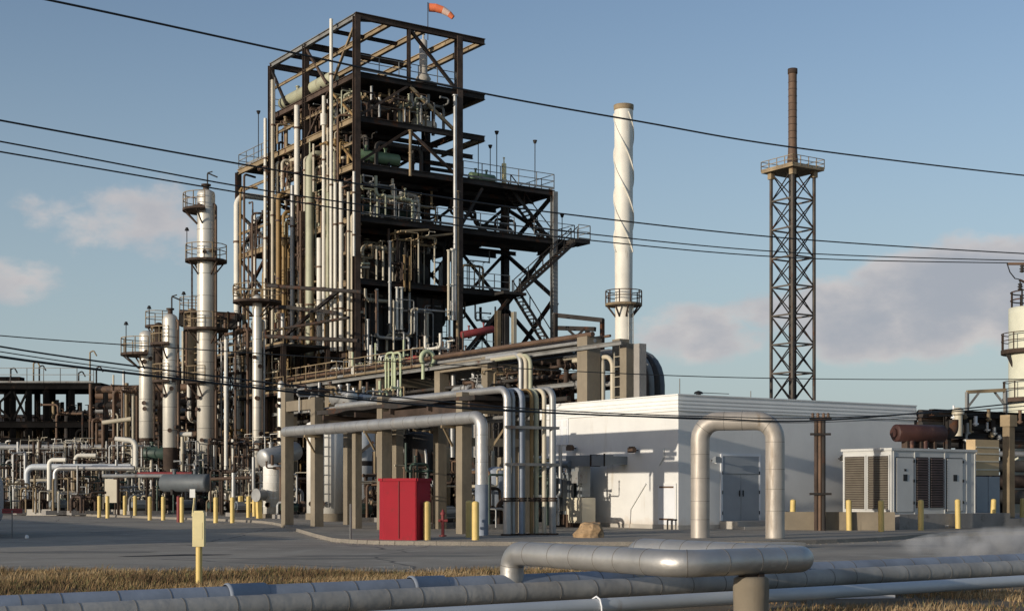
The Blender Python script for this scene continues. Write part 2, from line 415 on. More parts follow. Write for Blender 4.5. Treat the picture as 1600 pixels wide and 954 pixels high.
    def ladder(s, p, q, side, w=.45, cage=True):
        p = Vector(p); q = Vector(q); e = nrm(side) * w / 2
        s.bar(p - e, q - e, .05); s.bar(p + e, q + e, .05)
        k = max(2, int((q - p).length / .45))
        for i in range(k): c = p + (q - p) * (i + .5) / k; s.bar(c - e, c + e, .035)
        return s
    def stair(s, p, q, side, w=.8, r=.03):
        p = Vector(p); q = Vector(q); e = nrm(side) * w / 2
        for k in (-1, 1):
            s.bar(p + e * k, q + e * k, .06, .22); s.bar(p + e * k + Zv * 1.0, q + e * k + Zv * 1.0, r * 2)
            n2 = max(2, int((q - p).length / 1.5))
            for i in range(n2 + 1): c = p + (q - p) * i / n2 + e * k; s.bar(c, c + Zv * 1.0, r * 2)
        n = max(3, int(abs(q.z - p.z) / .23)); hd = (q - p); hd.z = 0; hd = nrm(hd)
        for i in range(n): c = p + (q - p) * (i + .5) / n; s.box(c, w, .26, .04, e, hd, Zv)
        return s
    def valve(s, c, d, r, wheel=True):
        c = Vector(c); d = nrm(d)
        s.cyl(c - d * r * 1.6, c - d * r * 1.3, r * 1.55, n=8); s.cyl(c + d * r * 1.3, c + d * r * 1.6, r * 1.55, n=8)
        s.sph(c, r * 1.35, 8)
        if wheel:
            s.cyl(c, c + Zv * r * 3.4, r * .25, n=5); s.cyl(c + Zv * r * 3.3, c + Zv * r * 3.5, r * 1.5, n=8)
        return s
    def manifold(s, p, d, L, r, rng, zlo, zhi, k=4, both=True):
        p = Vector(p); d = nrm(d); e = Vector((-d.y, d.x, 0)); q = p + d * L
        a = Vector((p.x, p.y, zlo if rng.random() < .7 else zhi)); b = Vector((q.x, q.y, zlo if rng.random() < .7 else zhi))
        s.tube([a, p, q, b] if both else [a, p, q], r, 7, bend=r * 2.6)
        for i in range(k):
            c = p + d * L * (i + rng.uniform(.15, .85)) / k; off = e * rng.choice((-1, 1)) * rng.uniform(.35, 1.2); rr = r * rng.uniform(.45, .85)
            z2 = zlo if rng.random() < .55 else rng.uniform(p.z + .3, max(zhi, p.z + .4))
            c2 = c + off; top = Vector((c2.x, c2.y, z2)); pts_ = [c, c2, top]
            if z2 > p.z:
                z2 = p.z + (z2 - p.z) * .6; top = Vector((c2.x, c2.y, z2)); pts_ = [c, c2, top]
                if rng.random() < .65: en = top + d * rng.choice((-1, 1)) * rng.uniform(.4, 1.4); pts_.append(en); s.cyl(en - nrm(en - top) * .02, en + nrm(en - top) * .05, rr * 1.6, n=7)
                else: s.cyl(top, top + Zv * .06, rr * 1.7, n=7)
            s.tube(pts_, rr, 6, bend=rr * 2.5)
            if rng.random() < .7: s.valve(Vector((c2.x, c2.y, p.z + (z2 - p.z) * .5)), Zv, rr, False)
            if rng.random() < .6: s.valve(c + d * .2, d, r * .95)
        return s
    def build(s, name, mats, parent=None, loc=None, **kw):
        if isinstance(mats, str): mats = [mats]
        base = Vector(loc) if loc is not None else (ABS[parent.name] if parent is not None else Vector((0, 0, 0)))
        me = bpy.data.meshes.new(name)
        me.from_pydata([v - base for v in s.v], [], s.f)
        for m in mats: me.materials.append(MATS[m])
        me.polygons.foreach_set('material_index', s.mi); me.polygons.foreach_set('use_smooth', s.sm); me.update()
        o = bpy.data.objects.new(name, me); COL.objects.link(o)
        if parent is not None: o.parent = parent; o.location = base - ABS[parent.name]
        else: o.location = base
        ABS[o.name] = base
        for k, v in kw.items(): o[k] = v
        return o
ABS = {}
def thing(name, label, category, loc=(0, 0, 0), group=None):
    o = bpy.data.objects.new(name, None); COL.objects.link(o); o.location = loc; o.empty_display_size = .3
    o['label'] = label; o['category'] = category
    if group: o['group'] = group
    ABS[o.name] = Vector(loc); return o
def kids(o): return [c for c in bpy.data.objects if c.parent == o]
def copy_thing(o, loc, label, group=None):
    c = o.copy(); COL.objects.link(c); c.location = loc; c['label'] = label; ABS[c.name] = Vector(loc)
    if group: c['group'] = group
    for ch in kids(o):
        d = ch.copy(); COL.objects.link(d); d.parent = c; ABS[d.name] = Vector(loc) + ch.location
        for g in kids(ch):
            h = g.copy(); COL.objects.link(h); h.parent = d
    return c

# ================================================================== THE GROUND
def sheet(name, poly, z, mat, thick=0.0):
    m = MB(); n = len(poly)
    m.add([(x, y, z) for x, y in poly], [tuple(range(n))])
    if thick:
        m.add([(x, y, z) for x, y in poly] + [(x, y, z - thick) for x, y in poly], [(i, n + i, n + (i + 1) % n, (i + 1) % n) for i in range(n)])
    return m.build(name, mat, kind='structure')
def smoothline(pts, k=4):
    out = []
    for i in range(len(pts) - 1):
        p0 = pts[max(i - 1, 0)]; p1 = pts[i]; p2 = pts[i + 1]; p3 = pts[min(i + 2, len(pts) - 1)]
        for j in range(k):
            t = j / k
            out.append(tuple(.5 * (2 * p1[a] + (p2[a] - p0[a]) * t + (2 * p0[a] - 5 * p1[a] + 4 * p2[a] - p3[a]) * t * t + (3 * p1[a] - p0[a] - 3 * p2[a] + p3[a]) * t ** 3) for a in (0, 1)))
    out.append(pts[-1]); return out
sheet('ground', [(-3000, -40), (3000, -40), (3000, 5000), (-3000, 5000)], -.004, 'earth')
rg = random.Random(3)
edge = [(-90, 31.6)] + [(-60 + i * 1.5, 31.4 - .02 * (i * 1.5) + rg.uniform(-.35, .35)) for i in range(41)]
edge += [(2, 31.5), (6, 31.0), (10, 30.6), (16, 30.8), (30, 31), (90, 31)]
sheet('asphalt_yard', edge + [(90, 140), (-90, 140)], 0.0, 'asphalt')
PADZ = .11
pad_edge = smoothline([(-44, 112), (-26, 89), (-15, 75.5), (-11.5, 69), (-8.4, 57), (-6.4, 49.2), (-5.4, 46.2), (-3.6, 44.5), (0, 43.8), (4, 43.9), (8, 44.4), (12, 47.5), (16, 52.5), (22, 55), (32, 56), (60, 56)], 5)
sheet('plant_pad', pad_edge + [(60, 150), (-44, 150)], PADZ, 'pad')
kb = MB()
for a, b in zip(pad_edge[:-1], pad_edge[1:]):
    A = Vector((*a, 0)); B = Vector((*b, 0)); d = nrm(B - A); n_ = Vector((d.y, -d.x, 0)) * .16
    kb.hexa([A + n_, B + n_, B, A, A + n_ * .85 + Zv * (PADZ + .015), B + n_ * .85 + Zv * (PADZ + .015), B + Zv * (PADZ + .015), A + Zv * (PADZ + .015)])
kb.build('kerb', 'kerb_mat', kind='structure')
# a thin dark streak laid flat on the yard
tp = gnd(200, 869); tq = gnd(352, 866)
sheet('dark_streak', [(tp.x, tp.y - .1), (tq.x, tq.y - .18), (tq.x + .2, tq.y + .1), ((tp.x + tq.x) / 2, tq.y + .28), (tp.x - .3, tp.y + .12)], .004, 'streak_dark')

# dry verge grass: single blades, one object
rng = np.random.default_rng(5)
def grass(name, n, xs, ys, hmin, hmax, cols, dens=None, label=None):
    x = rng.uniform(*xs, n * 3); y = rng.uniform(*ys, n * 3)
    if dens is not None:
        k = rng.random(n * 3) < dens(x, y); x = x[k][:n]; y = y[k][:n]
    n = len(x); h = rng.uniform(hmin, hmax, n) * (0.55 + .75 * (.5 + .5 * np.sin(x * 2.1 + 1.7 * np.sin(y * 1.9)) * np.cos(y * 2.7 + x)))
    a = rng.uniform(0, 2 * pi, n); w = rng.uniform(.003, .008, n); lean = rng.uniform(.1, .8, n) * h; la = rng.normal(.3, 1.2, n)
    P = np.zeros((n, 5, 3))
    dx = np.cos(a) * w; dy = np.sin(a) * w; lx = np.cos(la) * lean; ly = np.sin(la) * lean
    P[:, 0] = np.c_[x - dx, y - dy, np.zeros(n)]; P[:, 1] = np.c_[x + dx, y + dy, np.zeros(n)]
    P[:, 2] = np.c_[x + dx * .8 + lx * .35, y + dy * .8 + ly * .35, h * .6]; P[:, 3] = np.c_[x - dx * .8 + lx * .35, y - dy * .8 + ly * .35, h * .6]
    P[:, 4] = np.c_[x + lx, y + ly, h * .98]
    V = P.reshape(-1, 3); b = np.arange(n) * 5
    faces = [(i, i + 1, i + 2, i + 3) for i in b.tolist()] + [(i + 3, i + 2, i + 4) for i in b.tolist()]
    me = bpy.data.meshes.new(name); me.from_pydata(V.tolist(), [], faces)
    fld = .5 + .5 * np.sin(x * .9 + 1.3 * np.sin(y * 1.1 + x * .37)) * np.cos(y * .8 + .6 * np.sin(x * 1.7)); mi = np.clip((fld + rng.normal(0, .22, n)) * len(cols), 0, len(cols) - 1).astype(int)
    for c in cols: me.materials.append(MATS[c])
    me.polygons.foreach_set('material_index', np.concatenate([mi, mi]).astype(np.int32)); me.update()
    o = bpy.data.objects.new(name, me); COL.objects.link(o); o['kind'] = 'stuff'
    return o
pm('straw', (.26, .165, .075), .9, 0, .2, 1.5); pm('straw_dark', (.14, .085, .04), .9, 0, .2, 1.5); pm('straw_pale', (.38, .28, .15), .9, 0, .2, 1.5); pm('straw_green', (.15, .13, .05), .9, 0, .2, 1.5)
G4 = ['straw_dark', 'straw_green', 'straw', 'straw', 'straw_pale']
def dens_left(x, y): return np.clip((.35 + .8 * (.5 + .5 * np.sin(x * 1.3 + np.sin(y * 1.1) * 2))) * np.clip((31.6 - .02 * (x + 60) - y + .5 * np.sin(x * .8) * np.sin(x * 2.3)) / 1.6, .0, 1), 0, 1)
g = grass('dry_grass', 95000, (-17, 3.2), (22.2, 32), .03, .17, G4, dens_left); g['label'] = 'dry straw coloured grass verge between the yard and the ground pipes'; g['category'] = 'grass'
def dens_right(x, y): return np.clip(.12 + .9 * np.sin(x * .9 + 1.2 * np.sin(y * 1.4)) * np.cos(y * 1.1), 0, 1)
g = grass('weedy_grass', 15000, (2.5, 14), (19.4, 25.5), .03, .13, G4, dens_right); g['label'] = 'thin dry grass on the bare soil under the ground pipes'; g['category'] = 'grass'

# worn patches in the asphalt and loose gravel along its edges
rp_ = random.Random(44)
for (px, py, w, h) in ((620, 868, 3.2, .7), (1330, 852, 4.5, .8), (120, 862, 2.6, .8), (480, 872, 2.2, .5), (980, 862, 2.4, .5)):
    c = gnd(px, py); sheet('asphalt_patch', [(c.x + cos(a) * w * rp_.uniform(.75, 1.05), c.y + sin(a) * h * rp_.uniform(.75, 1.05)) for a in [2 * pi * k / 14 for k in range(14)]], .004, 'patch')
def gravel(name, spots, label):
    V = []; Fc = []
    for (x, y, z, r) in spots:
        b = len(V); a0 = rp_.uniform(0, 6)
        V += [(x + cos(a0 + k * 1.57) * r * rp_.uniform(.7, 1.3), y + sin(a0 + k * 1.57) * r * rp_.uniform(.7, 1.3), z - r * .1) for k in range(4)] + [(x, y, z + r * rp_.uniform(.5, 1.0))]
        Fc += [(b + k, b + (k + 1) % 4, b + 4) for k in range(4)]
    me = bpy.data.meshes.new(name); me.from_pydata(V, [], Fc); me.materials.append(MATS['kerb_mat']); me.update(); o = bpy.data.objects.new(name, me); COL.objects.link(o); o['kind'] = 'stuff'; o['label'] = label; o['category'] = 'gravel'
sp_ = []
for i in range(2600):
    x = rp_.uniform(-17, 16); e = 31.6 - .02 * (x + 60) if x < 2 else 31.0; sp_.append((x, e + abs(rp_.gauss(0, .8)) - .2, .0, rp_.uniform(.008, .03)))
for i in range(1800):
    k = rp_.randrange(len(pad_edge) - 1); f = rp_.random(); a, b = pad_edge[k], pad_edge[k + 1]; sp_.append((a[0] + (b[0] - a[0]) * f + rp_.gauss(0, .15), a[1] + (b[1] - a[1]) * f - .15 - abs(rp_.gauss(0, .5)), .0, rp_.uniform(.01, .035)))
gravel('gravel', sp_, 'loose gravel scattered along the yard edges')
# ================================================================== GROUND PIPES IN FRONT
rj = random.Random(11)
def line_pipe(name, x0, y0, z, r, s0, s1, mat, label, step, n=28, seamr=.0035, sup=None):
    G = Grid(x0, y0); p = G(s0, 0, z); q = G(s1, 0, z)
    root = thing(name, label, 'pipe', G(0, 0, 0))
    m = MB(); m.cyl(p, q, r, n=n); m.build('pipe_cladding', mat, root)
    if step:

        m = MB(); m.seams([p, q], r + seamr, step, .006, n=n, jitter=rj); o = m.build('seam_band', 'clad_seam', root); o['kind'] = 'stuff'
    for s in (sup or []):
        c = G(s, 0, 0); mm = MB(); mm.box(c + Zv * ((z - r) / 2 - .01), .3, .36, z - r + .02, Bv, Av); mm.build('sleeper', 'grey_concrete', root)
    return root, G
back_pipe, GB = line_pipe('ground_pipe', 0, 21.35, .29, .185, -15, 70, 'blue_grey_clad', 'bluish grey clad ground pipe, farthest of the three from the lens', .62, sup=[-9, -3, 4, 10, 16, 24, 32, 40])
front_pipe, GF = line_pipe('ground_pipe', -.18, 20.0, .275, .150, -15, 70, 'dull_clad', 'dull grey clad ground pipe with close dark joints, middle of the three', .55, sup=[-8, -2, 3.6, 9.5, 15, 23, 31, 39])
thin_pipe, GT = line_pipe('ground_pipe', -.32, 18.0, .20, .098, -15, 70, 'pale_and_shaded_white', 'slim smooth pale pipe, nearest of the three ground pipes', 0, sup=[-9, -3, 4.6, 12, 19, 27])
# strap over the thin pipe and small brackets on the others
m = MB(); c = GT(GT.u_at(932), 0, .20); m.tube([c - Av * .12 - Zv * .2, c - Av * .115, c - Av * .08 + Zv * .09, c + Zv * .125, c + Av * .08 + Zv * .09, c + Av * .115, c + Av * .12 - Zv * .2], .013, 8); m.build('pipe_strap', 'white_metal', thin_pipe)
for px in (352, 640):
    u = GB.u_at(px); m = MB(); a = GB(u, 0, .31); m.lathe(a, [(.186, 0), (.206, .02), (.206, .05), (.195, .07), (.195, .55), (.186, .57)], 28, Bv); m.build('repair_sleeve', 'blue_grey_clad', back_pipe)
# expansion loop rising off the back pipe
zl = .80; R = .178
e0 = GB(0, 0, .31); e1 = GB(0, 0, zl); c1 = e1 - Av * 3.85; c2 = c1 + Bv * 2.36; d1 = c2 + Av * 3.85; d0 = Vector((d1.x, d1.y, .31))
loop = thing('expansion_loop', 'silver clad pipe loop bending over the ground pipes onto a pier', 'pipe', c1 - Zv * zl)
path = [e0, e1, c1, c2, d1, d0]
m = MB(); m.tube(path, R, 28, bend=.36); m.build('pipe_cladding', 'silver_clad', loop)
m = MB(); m.seams(path, R + .003, .52, .005, n=28, bend=.36, jitter=rj); o = m.build('seam_band', 'clad_seam', loop); o['kind'] = 'stuff'
pc = c1 + (c2 - c1) * .52
m = MB(); m.lathe(pc - Zv * (zl), [(.235, -.1), (.232, .2), (.238, .45), (.228, .575), (.19, .60), (.001, .60)], 24); pier = m.build('pipe_pier', 'concrete', None, loc=(pc.x, pc.y, 0), label='round stained concrete pier carrying the silver pipe loop', category='pier')
m = MB(); m.box(pc - Zv * (R + .012), .34, .12, .045, Bv, Av); m.box(pc - Zv * (R + .005) + Bv * .1, .1, .2, .05, Bv, Av); m.build('saddle', 'rust_steel', loop)
# steel channel lying under the thin pipe
p = gnd(1352, 934); m = MB(); m.box(p + Zv * .05, 1.0, .03, .1, Vector((1, .15, 0)), Vector((-.15, 1, 0))); m.box(p + Zv * .1 + Vector((0, .15, 0)), 1.0, .3, .012, Vector((1, .15, 0)), Vector((-.15, 1, 0)))
m.build('steel_channel', 'white_metal', None, loc=p, label='short pale steel channel lying on the soil beside the slim pipe', category='steel channel')

# ================================================================== MARKER POST, HYDRANT, BOLLARDS
p = gnd(311, 914)
mk = thing('marker_post', 'yellow pipeline marker post with a pale hood standing in dry grass', 'marker post', p)
m = MB(); m.cyl(p - Zv * .1, p + Zv * .72, .058, n=14); m.build('post', 'yellow_paint', mk)
m = MB(); m.box(p + Zv * 1.02, .21, .16, .62, ); m.box(p + Zv * 1.345, .17, .12, .03); m.box(p + Zv * 1.0 - Vector((0, .082, 0)), .15, .006, .30); m.build('hood', 'pale_yellow', mk)

def bollard_proto(loc, label, group, cls='yellow_paint', h=1.15, r=.112):
    b = thing('bollard', label, 'bollard', loc, group)
    m = MB(); L = Vector(loc); m.cyl(L - Zv * .15, L + Zv * h, r, n=14); m.build('post', cls, b)
    m = MB(); m.lathe(L + Zv * h, [(r, 0), (r * .8, .035), (r * .4, .055), (.001, .06)], 14); m.build('cap', cls, b)
    return b
b0 = None
ordn = ['first', 'second', 'third', 'fourth', 'fifth', 'sixth', 'seventh', 'eighth', 'ninth', 'tenth', 'eleventh', 'twelfth']
left_b = [(155, 805), (168, 806), (195, 804), (211, 805), (234, 809), (255, 809), (284, 812), (337, 813), (363, 813), (375, 806), (388, 808), (397, 806)]
for i, (px, py) in enumerate(left_b):
    loc = gnd(px, py, PADZ if px not in (284,) else PADZ)
    lab = f'slim yellow bollard before the process columns, {ordn[i]} along the kerb from the green pump'
    b0 = bollard_proto(loc, lab, 'yellow bollards along the kerb before the columns') if i == 0 else copy_thing(b0, loc, lab, 'yellow bollards along the kerb before the columns')
right_b = [(1238, 826), (1282, 828), (1327, 828), (1377, 830), (1439, 828), (1497, 825), (1551, 823), (1597, 820)]
for i, (px, py) in enumerate(right_b):
    loc = gnd(px, py, PADZ)
    lab = ('yellow bollard by the fire extinguishers outside the white building', 'yellow bollard before the conduit pole of the white building', 'yellow bollard before the wide louvre end of the generator',
           'yellow bollard before the front corner of the generator', 'yellow bollard before the dark louvres of the generator', 'yellow bollard before the farther generator door',
           'yellow bollard before the tan enclosure beside the generator', 'yellow bollard beyond the tall tan column, farthest from the building')[i]
    cb_ = copy_thing(b0, loc, lab, 'yellow bollards around the generator'); cb_.rotation_euler = (radians((-1.5, 2, .5, -2.2, 1.2, 1.8, -1, 2)[i]), radians((1.8, -1, 2.4, .8, -2, 1, 2.2, -1.2)[i]), i)
for px, py, lab in ((667, 843, 'stout yellow bollard at the corner of the red bin'), (743, 843, 'bright yellow bollard under the elbow of the silver pipe'), (733, 839, 'dull yellow bollard close behind the bright one by the silver pipe')):
    c = copy_thing(b0, gnd(px, py, PADZ), lab, 'yellow bollards by the red bin'); c.scale = (1.05, 1.05, 1.03)
for px, py in ((14, 795), (29, 795)):
    copy_thing(b0, gnd(px, py, 0), ('yellow bollard behind the red plate, close to the parked tank' if px < 20 else 'yellow bollard behind the red plate, away from the parked tank'), 'yellow bollards by the red plate')
# red pipe marker among the bollards and red hydrant at the rack
bollard_proto(gnd(279, 812, PADZ), 'dark red bollard touching a yellow one before the columns', None, 'dull_red', 1.2, .1)
hl = gnd(692, 838, PADZ); hy = thing('fire_hydrant', 'slim red fire hydrant between the red bin and the yellow bollards', 'hydrant', hl)
m = MB(); m.cyl(hl, hl + Zv * .75, .055, n=12); m.cyl(hl + Zv * .02, hl + Zv * .06, .13, n=12); m.build('barrel', 'dull_red', hy)
m = MB(); m.cyl(hl + Zv * .55 - Vector((.16, 0, 0)), hl + Zv * .55 + Vector((.16, 0, 0)), .05, n=10); m.build('outlet', 'dull_red', hy)
m = MB(); m.lathe(hl + Zv * .75, [(.09, 0), (.085, .07), (.04, .12), (.03, .18), (.001, .18)], 12); m.build('bonnet', 'dull_red', hy)

# red bin
rp = gnd(628, 843, PADZ); RG = Grid(rp.x, rp.y)
rb = thing('red_bin', 'tall red sheet metal bin with ribbed sides under the pipe rack', 'bin', rp)
Yb = rp.y; k = Yb / F
def RP(dx, dy, z): return Vector((rp.x + dx, rp.y + dy, PADZ + z))
ang = radians(-22); ex = Vector((cos(ang), sin(ang), 0)); ey = Vector((-sin(ang), cos(ang), 0))
H = 1.93; m = MB(); cc = RP(0, .45, 0)
def side_panel(m, a, b, t=.05):
    d = b - a; n_ = nrm(Vector((d.y, -d.x, 0)))
    m.hexa([a, b, b - n_ * t, a - n_ * t, a + Zv * H, b + Zv * H, b - n_ * t + Zv * H, a - n_ * t + Zv * H])
w2, d2, ch = .74, .52, .30
cor = [cc - ex * (w2 - ch) - ey * d2, cc + ex * w2 - ey * d2, cc + ex * w2 + ey * d2, cc - ex * w2 + ey * d2, cc - ex * w2 - ey * (d2 - ch)]
for a, b in zip(cor, cor[1:] + cor[:1]): side_panel(m, a, b)
m.add([c + Zv * .06 for c in cor], [tuple(range(5))])
m.build('shell', 'red_paint', rb)
top = [c + Zv * H for c in cor]; m = MB()
for a, b in zip(top, top[1:] + top[:1]): m.bar(a, b, .09, .09)
m.build('rim', 'red_paint', rb)
for f in ():
    q = cor[0] + (cor[1] - cor[0]) * f - ey * .025; m = MB(); m.box(q + Zv * (H / 2), .06, .05, H - .1, ex, ey); m.build('rib', 'red_paint', rb)
q = cor[0] + (cor[1] - cor[0]) * .47 - ey * .02; m = MB(); m.box(q + Zv * (H / 2), .012, .03, H - .1, ex, ey); m.build('door_gap', 'dull_red', rb)

# signs and small posts on the left, beside the parked tank
p = gnd(19, 840); s = thing('warning_sign', 'low red sign plate on a thin grey post in the yard', 'sign', p)
m = MB(); m.cyl(p, p + Zv * .98, .022, n=8); m.build('post', 'grey_steel', s)
m = MB(); m.box(p + Zv * .96, .72, .02, .17); m.build('plate', 'dull_red', s)
m = MB(); m.box(p + Zv * .96 - Vector((0, .012, 0)), .6, .004, .02); m.build('stripe', 'maroon', s)
p = gnd(42, 840); m = MB(); m.lathe(p, [(.07, 0), (.07, .05), (.05, .1), (.001, .12)], 12); m.build('ground_marker', 'sign_white', None, loc=p, label='small white marker standing on the yard by the red sign', category='marker')
# trailer tank whose rounded front reaches into the frame
tl = gnd(-76, 841)
tr = thing('tank_trailer', 'blue grey rounded tank body at the edge of the yard', 'tank trailer', tl)
ty = nrm(Vector((-.25, 1, 0))); txv = Vector((ty.y, -ty.x, 0)); bc = tl + Zv * 1.35 + ty * 2.6
m = MB(); pr = []
for kx in range(32):
    a = 2 * pi * kx / 32; ca, sa = cos(a), sin(a); e = 2 / 4.5
    pr.append((math.copysign(abs(ca) ** e, ca) * 1.22, math.copysign(abs(sa) ** e, sa) * 1.05))
r0 = [bc - ty * 2.6 + txv * x + Zv * z for x, z in pr]; r1 = [bc + ty * 2.6 + txv * x + Zv * z for x, z in pr]
m.add(r0 + r1, [(i, (i + 1) % 32, 32 + (i + 1) % 32, 32 + i) for i in range(32)], True); m.add(r0, [tuple(range(32))[::-1]]); m.add(r1, [tuple(range(32))]); m.build('tank_body', 'blue_door', tr)
for dy in (-1.6, 1.6):
    for sx in (-1, 1):
        c = bc - Zv * 1.02 + ty * dy + txv * sx * .95; m = MB(); m.cyl(c - txv * .11, c + txv * .11, .33, n=20); m.build('wheel', 'black', tr)
m = MB(); m.box(bc - Zv * 1.07, .5, 4.8, .14, txv, ty); m.build('chassis', 'dark_steel', tr)

# post with two ladder-like wires near the pad corner
p = gnd(548, 842, PADZ); m = MB(); m.bar(p, p + Zv * 1.15, .05); m.build('stake', 'grey_steel', None, loc=p, label='thin bare steel stake at the kerb left of the red bin', category='stake')
# rock by the building
p = gnd(920, 839, PADZ); m = MB(); rr = random.Random(4); rings = []
for z_, sc_ in ((-.1, 1.0), (.12, .97), (.3, .80), (.44, .66), (.5, .5)):
    rings.append([p + Vector((cos(a) * .52 * sc_ + (.10 if z_ > .2 else 0) + rr.uniform(-.05, .05), sin(a) * .42 * sc_ + rr.uniform(-.05, .05), z_ + rr.uniform(-.03, .03))) for a in [2 * pi * k / 11 + .2 for k in range(11)]])
for k in range(4): m.add(rings[k] + rings[k + 1], [(q, (q + 1) % 11, 11 + (q + 1) % 11, 11 + q) for q in range(11)])
m.add(rings[4], [tuple(range(11))])
m.build('boulder', 'rock', None, loc=p, label='brown flat topped boulder before the white building', category='boulder')
# saw-horse frame before the generator
p = gnd(1460, 825, PADZ); m = MB()
m.bar(p + Vector((-.55, 0, .28)), p + Vector((.6, .1, .12)), .07); m.bar(p + Vector((-.45, .2, .12)), p + Vector((.55, -.1, .1)), .08); m.bar(p + Vector((-.5, 0, 0)), p + Vector((-.4, 0, .45)), .06); m.bar(p + Vector((-.1, .05, 0)), p + Vector((-.4, .02, .42)), .06); m.bar(p + Vector((.5, 0, 0)), p + Vector((.45, .05, .22)), .06)
m.build('timber_trestle', 'pale_concrete', None, loc=p, label='broken pale trestle leaning before the generator pad', category='trestle')

# ================================================================== WHITE BUILDING
BG = Grid(260 / F * 57, 57.0)
BW, BD, BH = 14.1, 9.5, zat(617, 57.0)
bl = thing('white_building', 'low white flat roofed building with a ribbed roof band behind the silver arch', 'building', BG(0, 0, 0))
FH = .62
m = MB(); m.gb(BG, 0, BW, 0, BD, -.1, BH - FH); m.build('wall', 'white_wall', bl)
fs = MB(); o_ = .07
for (u0, u1, v0, v1) in ((-o_, BW + o_, -o_, .05), (-o_, .05, .05, BD), (-o_, BW + o_, BD, BD + o_), (BW - .05, BW + o_, .05, BD)):
    fs.gb(BG, u0, u1, v0, v1, BH - FH, BH)
for zz in (.12, .27, .42):
    fs.gb(BG, -o_ - .035, BW + o_, -o_ - .035, -o_, BH - FH + zz, BH - FH + zz + .05)
    fs.gb(BG, -o_ - .035, -o_, -o_, BD, BH - FH + zz, BH - FH + zz + .05)
fs.gb(BG, -o_ - .05, BW + o_, -o_ - .05, .1, BH, BH + .05); fs.gb(BG, -o_ - .05, .1, .1, BD, BH, BH + .05)
fs.build('roof_band', 'fascia', bl)
m = MB(); m.gb(BG, .05, BW - .05, .05, BD, BH - FH, BH - .08); m.build('roof', 'roof_gravel', bl)
m = MB(); m.gb(BG, -.03, BW, -.03, -.001, -.1, .28); m.gb(BG, -.03, -.001, 0, BD, -.1, .28); m.build('plinth', 'pale_concrete', bl)
# double door with a panel over it, facing the road
u0 = BG.u_at(1128); u1 = BG.u_at(1185); dz0 = .43; dz1 = zat(712, 58.5)
m = MB(); m.gb(BG, u0 - .09, u0, -.05, -.002, dz0, dz1); m.gb(BG, u1, u1 + .09, -.05, -.002, dz0, dz1); m.gb(BG, u0 - .09, u1 + .09, -.05, -.002, dz1, dz1 + .09); m.build('door_frame', 'white_metal', bl)
zt = zat(740, 58.5)
m = MB(); m.gb(BG, u0, u1, -.035, -.003, zt + .03, dz1); m.build('door_transom', 'blue_door', bl)
um = (u0 + u1) / 2
for a, b in ((u0, um - .012), (um + .012, u1)):
    m = MB(); m.gb(BG, a, b, -.035, -.003, dz0, zt); d = m.build('door', 'blue_door', bl)
    m = MB(); hu = um - .1 if a == u0 else um + .1; m.bar(BG(hu, -.07, dz0 + 1.0), BG(hu, -.07, dz0 + 1.25), .035); m.bar(BG(hu, -.07, dz0 + 1.1), BG(hu, -.03, dz0 + 1.1), .03); m.build('handle', 'black', d)
    m = MB(); hx = a - .012 if a == u0 else b + .012
    for zz in (.25, 1.1, 1.9): m.bar(BG(hx, -.056, dz0 + zz), BG(hx, -.056, dz0 + zz + .14), .03)
    m.build('hinge', 'black', d)
m = MB(); m.gb(BG, u0 - .012 + 0, u1, -.06, -.036, zt, zt + .03); m.build('door_rail', 'grey_box', bl)
st = MB(); st.gb(BG, u0 - .15, u1 + .15, -1.1, -.04, 0, .42); st.gb(BG, u0 - .15, u1 + .15, -1.5, -1.1, 0, .22); st.build('door_step', 'pale_concrete', bl)
# side wall: plain white door, notice bars, small bare pipes
a0 = BG.v_at(1056); a1 = BG.v_at(1029); za = zat(757, 57.4)
m = MB(); m.gb(BG, -.035, -.003, a0, a1, .3, za); sdr = m.build('side_door', 'white_metal', bl)
m = MB()
m.gb(BG, -.05, -.003, a0 - .07, a0, .28, za + .07); m.gb(BG, -.05, -.003, a1, a1 + .07, .28, za + .07); m.gb(BG, -.05, -.003, a0, a1, za, za + .07); m.build('side_door_frame', 'white_wall', bl)
for zz in (za - .12, zat(812, 57.4)):
    m = MB(); m.gb(BG, -.055, -.037, a0 + .1, a1 - .1, zz, zz + .07); m.build('louvre_slot', 'brown_pipe', sdr)
for px in (1043, 1050):
    v = BG.v_at(px, -.25); m = MB(); b = BG(-.25, v, 0); m.tube([b, b + Zv * .5, b + Zv * .5 + Bv * .25], .035, 8, bend=.07); m.build('vent_pipe', 'black', bl)
# brown floodlights on the side wall
def wall_light(root_name, pt, out, label, mat='brown_pipe'):
    r = thing(root_name, label, 'light', pt)
    s_ = Vector((-out.y, out.x, 0)); c = pt + out * .28
    m = MB(); m.bar(pt, c, .05); m.build('bracket', 'black', r)
    m = MB(); m.box(c + out * .05, .34, .2, .2, s_, out); m.box(c + out * .05 + Zv * .12, .26, .14, .06, s_, out); m.build('housing', mat, r)
    m = MB(); m.box(c + out * .10 - Zv * .115, .26, .12, .02, s_, out); m.build('lens', 'lamp_glass', r)
for px, lab in ((900, 'brown floodlight on the sunlit wall above the grey duct'), (997, 'brown floodlight on the sunlit wall near the building corner')):
    v = BG.v_at(px); Y = BG(0, v, 0).y; wall_light('floodlight', BG(0, v, zat(700 if px < 950 else 703, Y)), -Bv, lab)
v = BG.u_at(1112); wall_light('floodlight', BG(v, 0, zat(719, 58.3)), -Av, 'grey floodlight on the shaded wall left of the blue doors', 'grey_box')
v = BG.u_at(1310); wall_light('wall_lamp', BG(v, 0, zat(716, BG(v, 0, 0).y)), -Av, 'small dark lamp on the shaded wall above the conduit pole', 'black')
